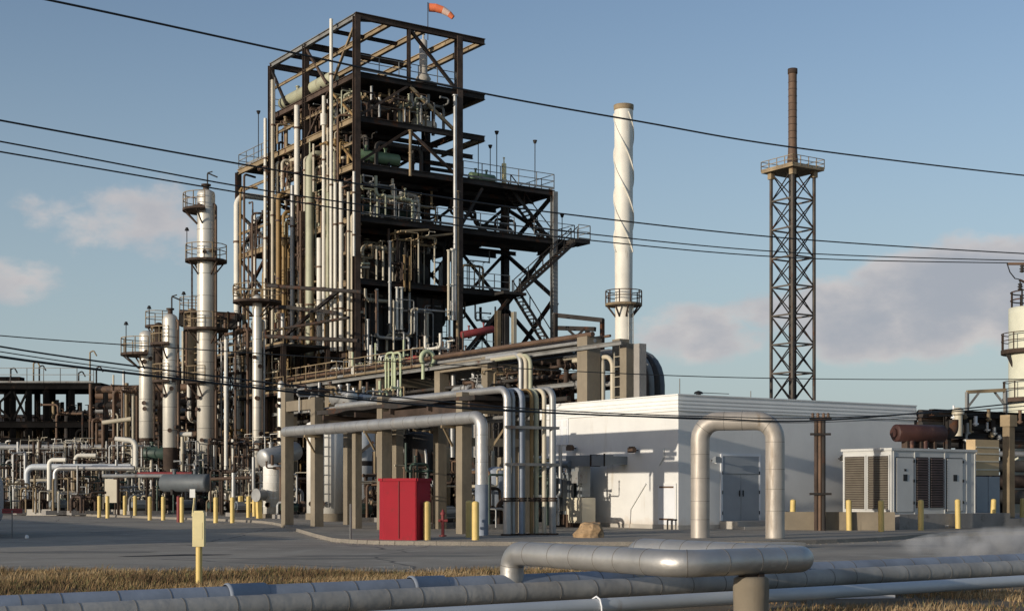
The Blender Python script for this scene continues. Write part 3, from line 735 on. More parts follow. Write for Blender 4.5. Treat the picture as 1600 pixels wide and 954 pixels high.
# conduits on the lit wall
def vz(px, py, u=-.04):
    v = BG.v_at(px, u); return BG(u, v, zat(py, BG(u, v, 0).y))
m = MB(); m.tube([vz(1009, 755), vz(985, 795), vz(983, 832)], .03, 6); m.build('conduit', 'white_wall', bl)
m = MB(); m.tube([vz(1037, 700), vz(1037, 713), vz(1030, 726)], .025, 6); m.build('conduit', 'white_wall', bl)
# panel with squares on the wall at far end
m = MB(); a = BG.v_at(888, -.03); b = BG.v_at(859, -.03); m.gb(BG, -.04, -.003, a, b, 3.7, 4.9); pn = m.build('wall_panel', 'white_metal', bl)
for i in range(3):
    for j in range(3):
        m = MB(); w = (b - a) / 3; m.gb(BG, -.055, -.041, a + w * i + .12, a + w * (i + 1) - .12, 3.78 + .37 * j, 4.05 + .37 * j); m.build('pane', 'fascia', pn)
# roof bits
p = BG(BG.u_at(1122), 1.2, BH); rv = thing('roof_vent', 'small black vent with a thin arm on the white roof', 'vent', p)
m = MB(); m.cyl(p - Zv * .1, p + Zv * .2, .1, n=10); m.lathe(p + Zv * .2, [(.2, 0), (.16, .08), (.02, .13)], 10); m.build('cowl', 'black', rv)
m = MB(); m.bar(p + Zv * .25, p + Zv * .26 + Bv * 1.7, .03); m.build('arm', 'grey_steel', rv)
for px, hgt in ((1062, .7), (1173, .35)):
    p = BG(BG.u_at(px, .3), .3, BH); m = MB(); m.cyl(p - Zv * .1, p + Zv * hgt, .02, n=6); m.build('roof_rod', 'grey_steel', None, loc=p, label=('thin lightning rod at the corner of the white roof' if px < 1100 else 'short rod on the white roof behind the silver arch'), category='rod')

# ---- grey bus duct, switchgear and transformers along the lit wall
def bp(u, px): return BG.v_at(px, u)
du = thing('bus_duct', 'grey elbowed duct bracketed off the sunlit white wall', 'duct', BG(-.8, 4, 0))
v0 = bp(-.9, 954); v1 = bp(-.9, 893); Yd = BG(-.9, v0, 0).y
m = MB(); m.gb(BG, -1.2, -.75, v0, v1, zat(727, Yd), zat(710, Yd)); m.build('duct_run', 'grey_box', du)
m = MB(); m.gb(BG, -1.2, -.75, bp(-.9, 918), v1, zat(776, Yd), zat(727, Yd)); m.build('duct_drop', 'grey_box', du)
m = MB(); m.gb(BG, -.75, -.01, v0 + .002, v0 + .5, zat(725, Yd), zat(712, Yd)); m.build('duct_entry', 'grey_box', du)
m = MB(); m.gb(BG, -1.25, -1.2, v0 - .02, v0 + .03, zat(728, Yd), zat(708, Yd)); m.gb(BG, -1.22, -.73, bp(-.9, 933), bp(-.9, 931), zat(728, Yd), zat(709, Yd)); m.build('flange', 'dark_steel', du)
sw = thing('switch_cabinet', 'cream metal cabinet standing under the grey duct', 'cabinet', BG(-1.2, 3, 0))
v0 = bp(-1.3, 917); v1 = bp(-1.3, 892); Yd = BG(-1.3, v0, 0).y
m = MB(); m.gb(BG, -1.55, -.85, v0, v1, .3, zat(777, Yd)); m.build('box', 'cream_box', sw)
m = MB(); m.gb(BG, -1.58, -1.552, v0 + .08, v1 - .08, .4, zat(777, Yd) - .1); dd = m.build('door', 'cream_box', sw)
m = MB(); m.gb(BG, -1.5, -.9, v0 + .05, v1 - .05, .0, .3); m.build('stand', 'rust_steel', sw)
def transformer(px0, px1, u, pyt, label):
    v0 = bp(u, px1); v1 = bp(u, px0); Y = BG(u, v0, 0).y; zt_ = zat(pyt, Y); z0 = zat(803, Y)
    t = thing('transformer', label, 'transformer', BG(u, v0, 0))
    m = MB(); m.gb(BG, u, u + .9, v0, v1, z0, zt_); m.build('tank', 'grey_box', t)
    m = MB(); m.gb(BG, u - .06, u + .96, v0 - .05, v1 + .05, zt_, zt_ + .08); m.build('lid', 'grey_box', t)
    k = 6
    for i in range(k):
        m = MB(); vv = v0 + .08 + (v1 - v0 - .16) * i / (k - 1); m.gb(BG, u - .24, u - .005, vv - .02, vv + .02, z0 + .15, zt_ - .15); m.build('cooling_fin', 'grey_steel', t)
    for i in range(4):
        m = MB(); uu = u + .1 + .2 * i; m.gb(BG, uu, uu + .04, v0 - .2, v0 - .005, z0 + .15, zt_ - .15); m.build('cooling_fin', 'grey_steel', t)
    for i in range(3):
        c = BG(u + .45, v0 + (v1 - v0) * (.25 + .25 * i), zt_ + .08); m = MB(); m.cyl(c, c + Zv * .4, .06, .03, n=8)
        for q in range(3): m.cyl(c + Zv * (.07 + q * .1), c + Zv * (.1 + q * .1), .1, n=8)
        m.build('bushing', 'brown_pipe', t)
    m = MB(); m.cyl(BG(u + .25, v0 + .2, zt_ + .45), BG(u + .25, v1 - .1, zt_ + .45), .15, n=12); m.bar(BG(u + .25, v0 + .3, zt_ + .06), BG(u + .25, v0 + .3, zt_ + .4), .06); m.build('conservator', 'grey_box', t)
    m = MB(); m.gb(BG, u - .1, u + 1.0, v0 - .1, v1 + .1, 0, z0 - .001); m.build('plinth', 'brown_pipe', t)
transformer(857, 888, -1.5, 741, 'grey finned transformer behind the drop pipes')
transformer(800, 846, -1.9, 733, 'grey finned transformer under the rack, farther from the white wall')
# cabinet of small instruments between
p = BG(-1.4, bp(-1.4, 905), zat(745, 60)); m = MB(); m.box(p, .5, .5, .5, Bv, Av); m.box(p + Zv * .35, .25, .25, .25, Bv, Av); m.bar(p - Zv * 1.6, p - Zv * .2, .07); m.build('meter_box', 'grey_steel', None, loc=p, label='small grey meter box between the transformer and the duct', category='box')

# ================================================================== SILVER ARCH (road loop)
aL = Vector((294 / F * 47.6, 47.6, 0)); aR = Vector((411 / F * 46.9, 46.9, 0))
ar = thing('pipe_arch', 'tall silver clad pipe arch standing before the white building', 'pipe', (aL + aR) / 2)
zt = zat(657, 47.2); path = [aL - Zv * .3, aL + Zv * zt, aR + Zv * zt, aR - Zv * .3]
m = MB(); m.tube(path, .315, 28, bend=.62); m.build('pipe_cladding', 'arch_clad', ar)
m = MB(); m.seams(path, .319, .78, .007, n=28, bend=.62, jitter=rj); o = m.build('seam_band', 'clad_seam', ar); o['kind'] = 'stuff'
m = MB(); c = gnd(1150, 858); m.gb(Grid(c.x, c.y), -2.4, 2.4, -.4, .5, -.05, .16); m.build('concrete_slab', 'pale_concrete', None, loc=c, label='low pale slab in the yard before the silver arch', category='slab')

# ---- fire extinguishers, conduit pole, low wall by the building
for i, (px, py, h) in enumerate(((1228, 826, .5), (1251, 824, .45))):
    p = gnd(px, py, PADZ); e = thing('fire_extinguisher', ('dark red cylinder standing by the building behind the arch leg', 'dark red cylinder standing by the concrete wall')[i], 'extinguisher', p)
    m = MB(); m.lathe(p, [(.1, 0), (.1, h), (.07, h + .08), (.03, h + .1), (.001, h + .1)], 12); m.build('cylinder', 'dull_red', e)
    m = MB(); m.bar(p + Zv * (h + .1), p + Zv * (h + .2), .04); m.bar(p + Zv * (h + .2), p + Zv * (h + .2) + Vector((.12, 0, 0)), .03); m.build('valve', 'black', e)
p = gnd(1237, 820, PADZ); e = thing('hose_stand', 'thin standpipe with red valves beside the yellow bollard', 'standpipe', p)
m = MB(); m.tube([p, p + Zv * .95, p + Zv * .95 + Vector((.35, 0, 0)), p + Vector((.35, 0, .5))], .035, 8, bend=.12); m.build('pipe', 'grey_pipe', e)
m = MB(); m.valve(p + Zv * .8, Zv, .06); m.build('valve', 'dull_red', e)
cp = gnd(1281, 829, PADZ); cp.y += .6; cp = Vector(((1281 - 800) / F * cp.y, cp.y, PADZ)); Yc = cp.y
po = thing('conduit_pole', 'brown conduit pole with cross arms before the shaded white wall', 'pole', cp)
zt = zat(655, Yc)
for dx in (-.14, 0, .14):
    m = MB(); m.cyl(cp + Vector((dx, 0, 0)), cp + Vector((dx, 0, zt - cp.z)), .085, n=10); m.build('conduit', ('rust_steel', 'brown_pipe', 'dark_steel')[int((dx + .14) / .13)], po)
for py, w in ((654, .85), (678, .8), (771, .85)):
    z_ = zat(py, Yc); m = MB(); m.bar(Vector((cp.x - w / 2, cp.y - .12, z_)), Vector((cp.x + w / 2, cp.y - .12, z_)), .09); m.build('cross_arm', 'dark_steel', po)
for dx in (-.3, -.1, .12, .3):
    m = MB(); z_ = zat(654, Yc) + .05; m.lathe(Vector((cp.x + dx, cp.y - .12, z_)), [(.05, 0), (.07, .05), (.04, .08), (.07, .13), (.03, .18)], 8); m.build('insulator', 'brown_pipe', po)
lw = MB(); wY = Yc + .8
lw.hexa([Vector((x, y, z)) for z in (-.05, zat(799, wY)) for x, y in (((1228 - 800) / F * wY, wY), ((1392 - 800) / F * wY, wY - .6), ((1392 - 800) / F * wY, wY - .35), ((1228 - 800) / F * wY, wY + .25))])
lw.build('concrete_wall', 'concrete', None, loc=Vector((12, wY, 0)), label='low tan concrete wall between the white building and the generator', category='wall')

# ================================================================== GENERATOR ENCLOSURE
gy = 57.4; GG = Grid((1393 - 800) / F * gy, gy)
gz0 = zat(803, gy); gz1 = zat(703, gy); gd = GG.v_at(1317); gw = GG.u_at(1524)
m = MB(); m.gb(GG, -.15, gw + 1.6, -.55, gd + .2, -.1, gz0 - .004); m.gb(GG, gw + 1.6, gw + 9, -.55, gd + .2, -.1, gz0 - .25); m.build('generator_pad', 'grey_concrete', None, loc=GG(0, 0, 0), label='raised grey concrete pad under the white generator', category='concrete pad')
gn = thing('generator', 'white louvred generator enclosure with two doors on a raised pad', 'generator', GG(0, 0, 0))
m = MB()
m.gb(GG, 0, gw, 0, gd, gz0, gz1); m.build('enclosure', 'gen_paint', gn)
m = MB(); m.gb(GG, -.06, gw + .06, -.06, gd + .06, gz1, gz1 + .1); m.build('roof', 'gen_paint', gn)
def louvre(mb, G, side, a, b, z0, z1, n):
    for i in range(n):
        z_ = z0 + (z1 - z0) * (i + .5) / n; h = (z1 - z0) / n
        if side == 'left': mb.hexa([G(-.03, a, z_ - h * .4), G(-.09, a, z_ - h * .4), G(-.09, b, z_ - h * .4), G(-.03, b, z_ - h * .4), G(-.012, a, z_ + h * .3), G(-.03, a, z_ + h * .3), G(-.03, b, z_ + h * .3), G(-.012, b, z_ + h * .3)])
        else: mb.hexa([G(a, -.03, z_ - h * .4), G(a, -.09, z_ - h * .4), G(b, -.09, z_ - h * .4), G(b, -.03, z_ - h * .4), G(a, -.012, z_ + h * .3), G(a, -.03, z_ + h * .3), G(b, -.03, z_ + h * .3), G(b, -.012, z_ + h * .3)])
    return mb
for k in (0, 1):
    a = .12 + k * (gd / 2 - .05); b = a + gd / 2 - .22
    m = MB(); m.gb(GG, -.01, -.002, a, b, gz0 + .2, gz1 - .22); lp = m.build('louvre_panel', 'dark_louvre', gn)
    m = MB(); louvre(m, GG, 'left', a + .02, b - .02, gz0 + .22, gz1 - .24, 22); m.build('slats', 'louvre', lp)
    m = MB(); m.gb(GG, -.06, -.002, a - .06, a, gz0 + .16, gz1 - .18); m.gb(GG, -.06, -.002, b, b + .06, gz0 + .16, gz1 - .18); m.gb(GG, -.06, -.002, a, b, gz0 + .16, gz0 + .2); m.gb(GG, -.06, -.002, a, b, gz1 - .22, gz1 - .18); m.build('frame', 'gen_paint', lp)
def gx(px): return GG.u_at(px)
for (x0, x1) in ((1400, 1426), (1479, 1503)):
    a, b = gx(x0), gx(x1); m = MB(); m.gb(GG, a, b, -.045, -.003, gz0 + .1, gz1 - .3); d = m.build('door', 'gen_paint', gn)
    m = MB(); m.gb(GG, a - .03, a, -.03, -.003, gz0 + .08, gz1 - .27); m.gb(GG, b, b + .03, -.03, -.003, gz0 + .08, gz1 - .27); m.gb(GG, a, b, -.03, -.003, gz1 - .3, gz1 - .265); m.build('door_gap', 'black', d)
    m = MB(); mid = (a + b) / 2; m.gb(GG, mid - .12, mid + .12, -.06, -.047, gz0 + 1.35, gz0 + 1.62); m.build('vent', 'black', d)
    if x0 == 1400:
        m = MB(); m.gb(GG, mid - .06, mid + .06, -.06, -.047, gz0 + 1.75, gz0 + 1.84); m.build('plate', 'black', d)
    for zz in (.4, 1.3, 2.1):
        m = MB(); m.gb(GG, b - .02, b + .06, -.075, -.046, gz0 + zz, gz0 + zz + .12); m.build('hinge', 'black', d)
for (x0, x1) in ((1431, 1450), (1453, 1474)):
    a, b = gx(x0), gx(x1); m = MB(); m.gb(GG, a, b, -.012, -.002, gz0 + .25, gz1 - .25); lp = m.build('louvre_panel', 'black', gn)
    m = MB(); louvre(m, GG, 'front', a + .02, b - .02, gz0 + .27, gz1 - .27, 20); m.build('slats', 'dark_louvre', lp)
for px in (1396, 1429, 1476, 1510, 1523):
    a = gx(px); m = MB(); m.gb(GG, a - .03, a + .03, -.03, -.003, gz0, gz1 - .02); m.build('corner_trim', 'gen_paint', gn)
# muffler on the roof
mu = thing('muffler', 'large rusty maroon exhaust silencer lying on the generator roof', 'silencer', GG(1, .6, gz1 + .1))
zc = zat(676, gy + .8); a = GG(-.3, 1.0, zc); a = Vector(((1400 - 800) / F * (gy + .8), gy + .8, zc)); b = a + nrm(Bv + .5 * Vector((1, 0, 0))) * 2.35
m = MB(); m.drum(a, b, .36, 22, .22); m.build('shell', 'maroon', mu)
m = MB(); m.cyl(a - nrm(b - a) * .16, a + nrm(b - a) * .0, .2, n=16); m.build('outlet_flange', 'maroon', mu)
for f in (.2, .5, .8):
    c = a + (b - a) * f; m = MB(); m.bar(Vector((c.x, c.y, gz1 + .1)), c - Zv * .2, .12, .3); m.build('saddle', 'rust_steel', mu)
for f in (.3, .6):
    c = a + (b - a) * f + nrm(b - a).cross(Zv) * .1; m = MB(); m.cyl(Vector((c.x, c.y, gz1 + .1)), c, .11, n=10); m.build('exhaust_pipe', 'maroon', mu)
m = MB(); c = b + Zv * .25; m.tube([b - nrm(b - a) * .1, b + nrm(b - a) * .6, b + nrm(b - a) * .6 + Zv * .6], .2, 12, bend=.3); m.build('outlet_elbow', 'dark_steel', mu)

# ================================================================== STEEL RACK AND GEAR AT THE RIGHT
RGt = Grid((1500 - 800) / F * 66, 66.0)
rk = thing('equipment_rack', 'dark steel pipe rack with busbars beyond the generator', 'pipe rack', RGt(0, 0, 0))
def rx(px, v=0): return RGt.u_at(px, v)
for px, mt, w in ((1480, 'dark_steel', .25), (1505, 'dark_steel', .3), (1548, 'rust_steel', .3)):
    u = rx(px); Y = RGt(u, 0, 0).y; m = MB(); m.ib(RGt(u, 0, 0), RGt(u, 0, zat(648, Y)), w, w); m.build('column', mt, rk)
for py, mt, r in ((652, 'dark_steel', .22), (660, 'rust_steel', .12), (668, 'dark_vessel', .2), (676, 'rust_steel', .1), (690, 'brown_pipe', .1)):
    z_ = zat(py, 68); m = MB(); m.cyl(RGt(rx(1445), .3, z_), RGt(rx(1445) + 14, .3, z_), r, n=10); m.build('pipe', mt, rk)
m = MB(); m.ib(RGt(rx(1450), -.2, zat(648, 67)), RGt(rx(1450) + 14, -.2, zat(648, 67)), .3, .3); m.build('beam', 'dark_steel', rk)
m = MB(); m.ib(RGt(rx(1470), -.2, zat(682, 67)), RGt(rx(1470) + 12, -.2, zat(682, 67)), .2, .25); m.build('beam', 'dark_steel', rk)
rq = random.Random(8)
for i in range(16):
    u = rx(1462) + rq.uniform(0, 7); z_ = rq.uniform(3.9, 5.0); m = MB(); c = RGt(u, -.35, z_); m.cyl(c, c + Zv * rq.uniform(.2, .7), rq.uniform(.05, .11), n=8); m.cyl(c + Zv * .05, c + Zv * .12, .15, n=8); m.build('insulator', rq.choice(['tan_steel', 'white_metal', 'brown_pipe', 'grey_pipe']), rk)
m = MB(); c = RGt(rx(1483), -.5, zat(650, 67)); m.cyl(c - Zv * 1.0, c, .2, n=12); m.lathe(c, [(.28, 0), (.28, .15), (.15, .3), (.01, .32)], 12); rv = m.build('vent_cap', 'cream_pipe', rk)
# tan panel with blue tank under it
pY = 63.5; PG = Grid((1524 - 800) / F * pY, pY)
def pz(py): return zat(py, pY)
tpn = thing('slatted_enclosure', 'tan slatted enclosure on legs beside the generator', 'enclosure', PG(0, 0, 0))
uw = PG.u_at(1561); m = MB(); m.gb(PG, 0, uw, 0, .5, pz(742), pz(686)); m.build('panel_box', 'tan_panel', tpn)
for py in (698, 708, 720, 733):
    m = MB(); m.gb(PG, .03, uw - .03, -.03, -.002, pz(py) - .03, pz(py) + .03); m.build('rail', 'cream_box', tpn)
for u in (.1, uw - .1):
    m = MB(); m.bar(PG(u, .25, 0), PG(u, .25, pz(742)), .1); m.build('leg', 'rust_steel', tpn)
ub0, ub1 = PG.u_at(1526, -.3), PG.u_at(1562, -.3)
m = MB(); m.gb(PG, ub0, (ub0 + ub1) / 2 - .02, -.3, -.04, .6, pz(744)); m.gb(PG, (ub0 + ub1) / 2 + .02, ub1, -.3, -.04, .55, pz(744)); m.gb(PG, ub0, ub1, -.25, -.06, .35, .6); m.build('control_cabinet', 'blue_door', None, loc=PG(0, -.3, 0), label='blue grey double cabinet under the tan enclosure', category='cabinet')
# tan column and portal frame
tY = 62.0; p = Vector(((1576 - 800) / F * tY, tY, 0)); m = MB(); m.box(p + Zv * (zat(648, tY) / 2), .36, .36, zat(648, tY), Bv, Av); col_ = m.build('post', 'tan_steel', thing('tall_column', 'tall tan column with a square head near the frame edge', 'column', p))
m = MB(); m.box(p + Zv * (zat(648, tY) - .25), .5, .5, .5, Bv, Av); m.build('head', 'tan_steel', col_.parent)
pf = thing('portal_frame', 'grey steel portal frame standing over the dark rack', 'frame', RGt(rx(1512), .6, 0))
pa = at(1511, 640, 67); pb = at(1571, 640, 67.5); za_ = zat(612, 67); zb_ = zat(609, 67.5)
m = MB(); m.bar(Vector((pa.x, pa.y, 0)), Vector((pa.x, pa.y, za_)), .14); m.build('post', 'grey_steel', pf)
m = MB(); m.bar(Vector((pb.x, pb.y, 0)), Vector((pb.x, pb.y, zb_)), .14); m.build('post', 'grey_steel', pf)
m = MB(); m.bar(Vector((pa.x, pa.y, za_)), Vector((pb.x, pb.y, zb_)), .16); m.build('cross_beam', 'tan_steel', pf)
m = MB(); m.bar(Vector((pa.x + .05, pa.y, za_ - .7)), Vector((pa.x + .55, pa.y, za_ - .05)), .09); m.build('knee_brace', 'grey_steel', pf)
m = MB(); m.bar(Vector((pb.x - .05, pb.y, zb_ - .7)), Vector((pb.x - .55, pb.y, zb_ - .05)), .09); m.build('knee_brace', 'grey_steel', pf)
# pale tower at the right edge
wY = 96.0; wx = (1620 - 800) / F * wY; wr = (1620 - 1578) / F * wY
pt = thing('pale_tower', 'pale cream process tower with platforms at the edge of the plant', 'tower', (wx, wY, 0))
c = Vector((wx, wY, 0)); m = MB(); m.lathe(c, [(wr, 0), (wr, zat(490, wY)), (wr, zat(481, wY)), (.01, zat(481, wY) + .02)], 28); m.build('shell', 'pale_tower', pt)
for py, ex_ in ((553, .5), (628, .4)):
    z_ = zat(py, wY); m = MB(); m.ringdeck(c + Zv * z_, wr + .02, wr + ex_, t=.28, n=24); pl = m.build('platform', 'rust_steel', pt)
    m = MB(); m.ringrail(c + Zv * (z_ + .28), wr + ex_ - .05, n=24, r=.03); m.build('railing', 'rust_steel', pl)
m = MB(); z_ = zat(484, wY); m.ringrail(c + Zv * z_, wr * .92, n=20, r=.04, h=1.2); m.build('top_railing', 'dark_steel', pt)
for dx, w in ((-wr * .55, .16), (-wr * .35, .1)):
    m = MB(); q = c + Vector((dx, -wr - .15, 0)); m.cyl(q + Zv * zat(553, wY), q + Zv * zat(478, wY), w, n=8); m.build('pipe', 'tan_steel', pt)
m = MB(); q = c + Vector((-wr - .3, -.3, zat(553, wY))); m.bar(q, q + Vector((.7, 0, -1.5)), .15); m.build('bracket', 'dark_steel', pt)
# utility pole cross arm peeping in
uY = 60.0; ux = (1612 - 800) / F * uY
up = thing('utility_pole', 'dark utility pole with a drooping jumper at the edge of the view', 'pole', (ux, uY, 0)); c = Vector((ux, uY, 0))
m = MB(); m.cyl(c, c + Zv * (zat(395, uY)), .16, .11, n=10); m.build('mast', 'brown_pipe', up)
m = MB(); m.bar(c + Zv * zat(412, uY) - Vector((1.0, 0, 0)), c + Zv * zat(412, uY) + Vector((1.2, 0, 0)), .1); m.build('cross_arm', 'brown_pipe', up)
for px, py in ((1597, 420), (1594, 448)):
    q = at(px, py, uY - .15); m = MB(); m.lathe(q - Zv * .15, [(.05, 0), (.12, .05), (.05, .1), (.12, .16), (.05, .2), (.1, .27), (.03, .32)], 10); m.build('insulator', 'dark_steel', up)
m = MB(); m.tube([at(1573, 410, uY), at(1578, 425, uY), at(1586, 435, uY), at(1592, 436, uY), at(1597, 448, uY)], .025, 6); m.build('jumper_wire', 'cable', up)
m = MB(); m.bar(c + Zv * zat(446, uY), at(1593, 437, uY), .08); m.build('bracket', 'dark_steel', up)
# backdrop racks at far right behind
fr = thing('far_rack', 'far dark pipe rack closing the view beyond the portal frame', 'pipe rack', (40, 100, 0))
for i in range(10):
    m = MB(); c = Vector((26 + i * 3.2, 92 + i * .8, 0)); m.ib(c, c + Zv * 6.4, .35, .35); m.build('column', 'dark_steel', fr)
for z_, r, mt in ((6.4, .25, 'dark_steel'), (5.6, .3, 'rust_steel'), (4.7, .35, 'dark_vessel'), (4.0, .2, 'grey_pipe'), (3.2, .4, 'dark_vessel'), (2.2, .45, 'rust_steel'), (1.2, .5, 'dark_vessel')):
    m = MB(); m.cyl(Vector((24, 91.3, z_)), Vector((60, 100.2, z_)), r, n=10); m.build('pipe', mt, fr)

# ================================================================== THE PROCESS TOWER
TG = Grid((557 - 800) / F * 97, 97.0)
tw = thing('process_tower', 'tall open steel process tower with many decks, braces and pipes', 'tower', TG(0, 0, 0))
def part(name, mat, fn, parent=None, **kw):
    m = MB(); fn(m); return m.build(name, mat, parent or tw, **kw)
def zT(py, px, u=None, v=0.0):    # height of the point seen at row py on the tower grid
    Y = TG(u if u is not None else TG.u_at(px, v), v, 0).y; return zat(py, Y)
COLS = [(0, 0, 34, 'rust_steel', .42), (0, 7.9, 34, 'rust_steel', .40), (0, 13.9, 34, 'rust_steel', .40), (8.2, 0, 34, 'rust_steel', .46), (8.2, 4.6, 30.2, 'dark_steel', .5), (8.2, 13.9, 30, 'dark_steel', .4),
        (16.6, 0, 23.9, 'grey_steel', .42), (16.6, 6.6, 23.9, 'dark_steel', .5), (16.6, 13.9, 20.3, 'dark_steel', .4), (4.1, 13.9, 34, 'dark_steel', .4), (0, 20.2, 27, 'dark_steel', .4), (8.2, 20.2, 27, 'dark_steel', .4), (4.1, 7.2, 30, 'dark_steel', .4), (12.4, 7, 23.9, 'dark_steel', .35)]
for (u, v, z, mt, w) in COLS: part('column', mt, lambda m: m.ib(TG(u, v, 0), TG(u, v, z), w, w, .06))
def bm(a, b, w, h, mt='dark_steel', name='beam'): part(name, mt, lambda m: m.ib(TG(*a), TG(*b), w, h))
# open roof frame
for v in (0, 7.9, 13.9): bm((-.1, v, 34), (10.4 if v < 1 else 8.8, v, 34), .3, .42, 'rust_steel')
for u, v1 in ((0, 13.9), (2.7, 13.9), (5.4, 13.9), (8.2, 13.9), (10.3, 8.2)): bm((u, .16, 34), (u, v1, 34), .26, .36, 'tan_steel' if u else 'grey_steel')  # beams running this way get paler steel, sunlight put into the colour
bm((5.4, 13.9, 34), (8.2, 13.9, 34), .25, .3)
part('post', 'rust_steel', lambda m: m.ib(TG(4.1, 0, 30.1), TG(4.1, 0, 33.8), .22, .22))
bm((0, 3.9, 34), (5.4, 3.9, 34), .2, .25); bm((0, 10.8, 34), (2.7, 10.8, 34), .2, .25)
LV = [(30, 10.4, 13.9), (27, 10.4, 13.9), (23.8, 16.6, 13.9), (20.2, 18.6, 13.9), (15.9, 12.6, 13.9), (11, 16.6, 13.9)]
for z, um, vm in LV:
    mt = 'dark_steel'
    bm((0, 0, z), (um, 0, z), .25, .4, mt)
    for v in (7.9, 13.9): bm((0, v, z), (min(um, 16.6) if v < 10 else 8.2, v, z), .25, .4, mt)
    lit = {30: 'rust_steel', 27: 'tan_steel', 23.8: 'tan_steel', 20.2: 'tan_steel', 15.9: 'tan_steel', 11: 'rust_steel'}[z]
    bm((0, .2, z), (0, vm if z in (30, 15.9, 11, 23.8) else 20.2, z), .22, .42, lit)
    bm((8.2, .2, z), (8.2, vm, z), .25, .4, mt)
    if um > 10.5: bm((um, .2, z), (um, 5 if z == 20.2 else 7, z), .25, .4, mt)
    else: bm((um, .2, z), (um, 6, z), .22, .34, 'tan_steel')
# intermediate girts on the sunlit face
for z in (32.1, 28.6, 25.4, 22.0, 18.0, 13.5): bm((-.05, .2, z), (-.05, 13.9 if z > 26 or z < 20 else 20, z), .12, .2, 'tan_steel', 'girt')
# decks
def deck(z, u0, u1, v0, v1, mat='deck_steel'): part('deck', mat, lambda m: m.gb(TG, u0, u1, v0, v1, z + .02, z + .2))
deck(30, .15, 8.0, .3, 13.7); deck(30, 8.35, 10.2, .3, 5.5)
deck(27, .15, 5.2, .3, 13.7); deck(27, 5.2, 8.0, 5.2, 13.7); deck(27, .15, 8.0, 14.1, 20.0)
deck(23.8, .15, 8.0, .3, 13.7); deck(23.8, 8.4, 16.4, .3, 7.6); deck(23.8, 8.4, 12.0, 8, 13.7)
deck(20.2, .15, 8.0, .3, 13.7); deck(20.2, 8.4, 18.4, .3, 5); deck(20.2, 8.4, 13.5, 5.2, 13.7); deck(20.2, .15, 6, 14.1, 20)
deck(15.9, .15, 8.0, .3, 13.7); deck(15.9, 8.4, 12.5, .3, 7.7)
deck(11, .15, 8.0, .3, 13.7); deck(11, 8.4, 16.4, .3, 9)
# joists under the decks
for z in (30, 27, 23.8, 20.2, 15.9):
    for v in (2.6, 5.2, 10.6): bm((.2, v, z - .3), (8.0, v, z - .3), .16, .3, 'dark_steel', 'joist')
    if z in (23.8, 20.2):
        for v in (2.4, 4.8): bm((8.4, v, z - .3), (16.4, v, z - .3), .16, .3, 'dark_steel', 'joist')
# braces
def br(a, b, w=.2, mt='dark_steel'): part('brace', mt, lambda m: m.bar(TG(*a), TG(*b), w, w))
br((8.2, 0, 30), (4.2, 0, 33.8)); br((0, .1, 33.7), (1.6, 0, 33.9), .15); br((0, 13.8, 33.6), (0, 11.2, 30.4), .18)
br((0, 7.7, 33.6), (0, 4.5, 30.4), .16, 'rust_steel'); br((0, .2, 33.5), (0, 3.6, 30.3), .16, 'tan_steel')
br((4.2, 0, 29.8), (8.1, 0, 27.1), .2, 'tan_steel'); br((4.0, 0, 29.8), (.2, 0, 27.2), .16, 'rust_steel'); br((4.2, 0, 26.7), (8.0, 0, 24.1), .17, 'rust_steel'); br((4.0, 0, 26.7), (.3, 0, 24.1), .17, 'rust_steel')
br((0, .3, 27.2), (0, 4.0, 29.8), .15, 'ochre_pipe'); br((0, .3, 24.1), (0, 3.8, 26.8), .15, 'ochre_pipe'); br((0, 4.2, 29.8), (0, 7.6, 27.2), .15, 'rust_steel')
for za, zb in ((20.5, 23.6), (16.2, 20.0), (11.3, 15.7)):
    br((8.4, 7.9, za), (12.3, 7.0, zb), .22); br((12.3, 7.0, za), (8.4, 7.9, zb), .22)
    br((12.6, 6.8, za), (16.4, 6.6, zb), .2); br((16.4, 6.6, za), (12.6, 6.8, zb), .2)
    br((16.6, .3, za), (16.6, 6.3, zb), .24); br((16.6, 6.3, za), (16.6, .3, zb), .24)
    br((.3, 13.9, za), (7.9, 13.9, zb), .22); br((7.9, 13.9, za), (.3, 13.9, zb), .22)
    br((0, 14.2, za), (0, 19.9, zb), .2); br((0, 19.9, za), (0, 14.2, zb), .2)
    br((8.2, 4.8, za), (8.2, 13.6, zb), .22)
br((16.6, .3, 4), (16.6, 6.3, 10.7), .22); br((16.6, 6.3, 4), (16.6, .3, 10.7), .22); br((8.6, 0, 11.3), (12.5, 0, 15.6), .2); br((8.4, 0, 20.5), (10.2, 0, 23.4), .18)
br((4.1, 7.2, 24), (8.2, 4.6, 26.8), .2); br((4.1, 7.2, 20.4), (8.2, 4.6, 23.6), .2); br((4.1, 7.2, 16), (0.2, 7.9, 20), .2)
# overhanging beams at the middle right
for z, u1, v in ((26.0, 10.4, 1.6), (25.4, 9.6, 2.6), (24.9, 10.2, 4.0)): bm((5.0, v, z), (u1, v, z), .2, .3)
bm((10.2, .2, 27), (10.2, 3.8, 27), .2, .3, 'tan_steel')
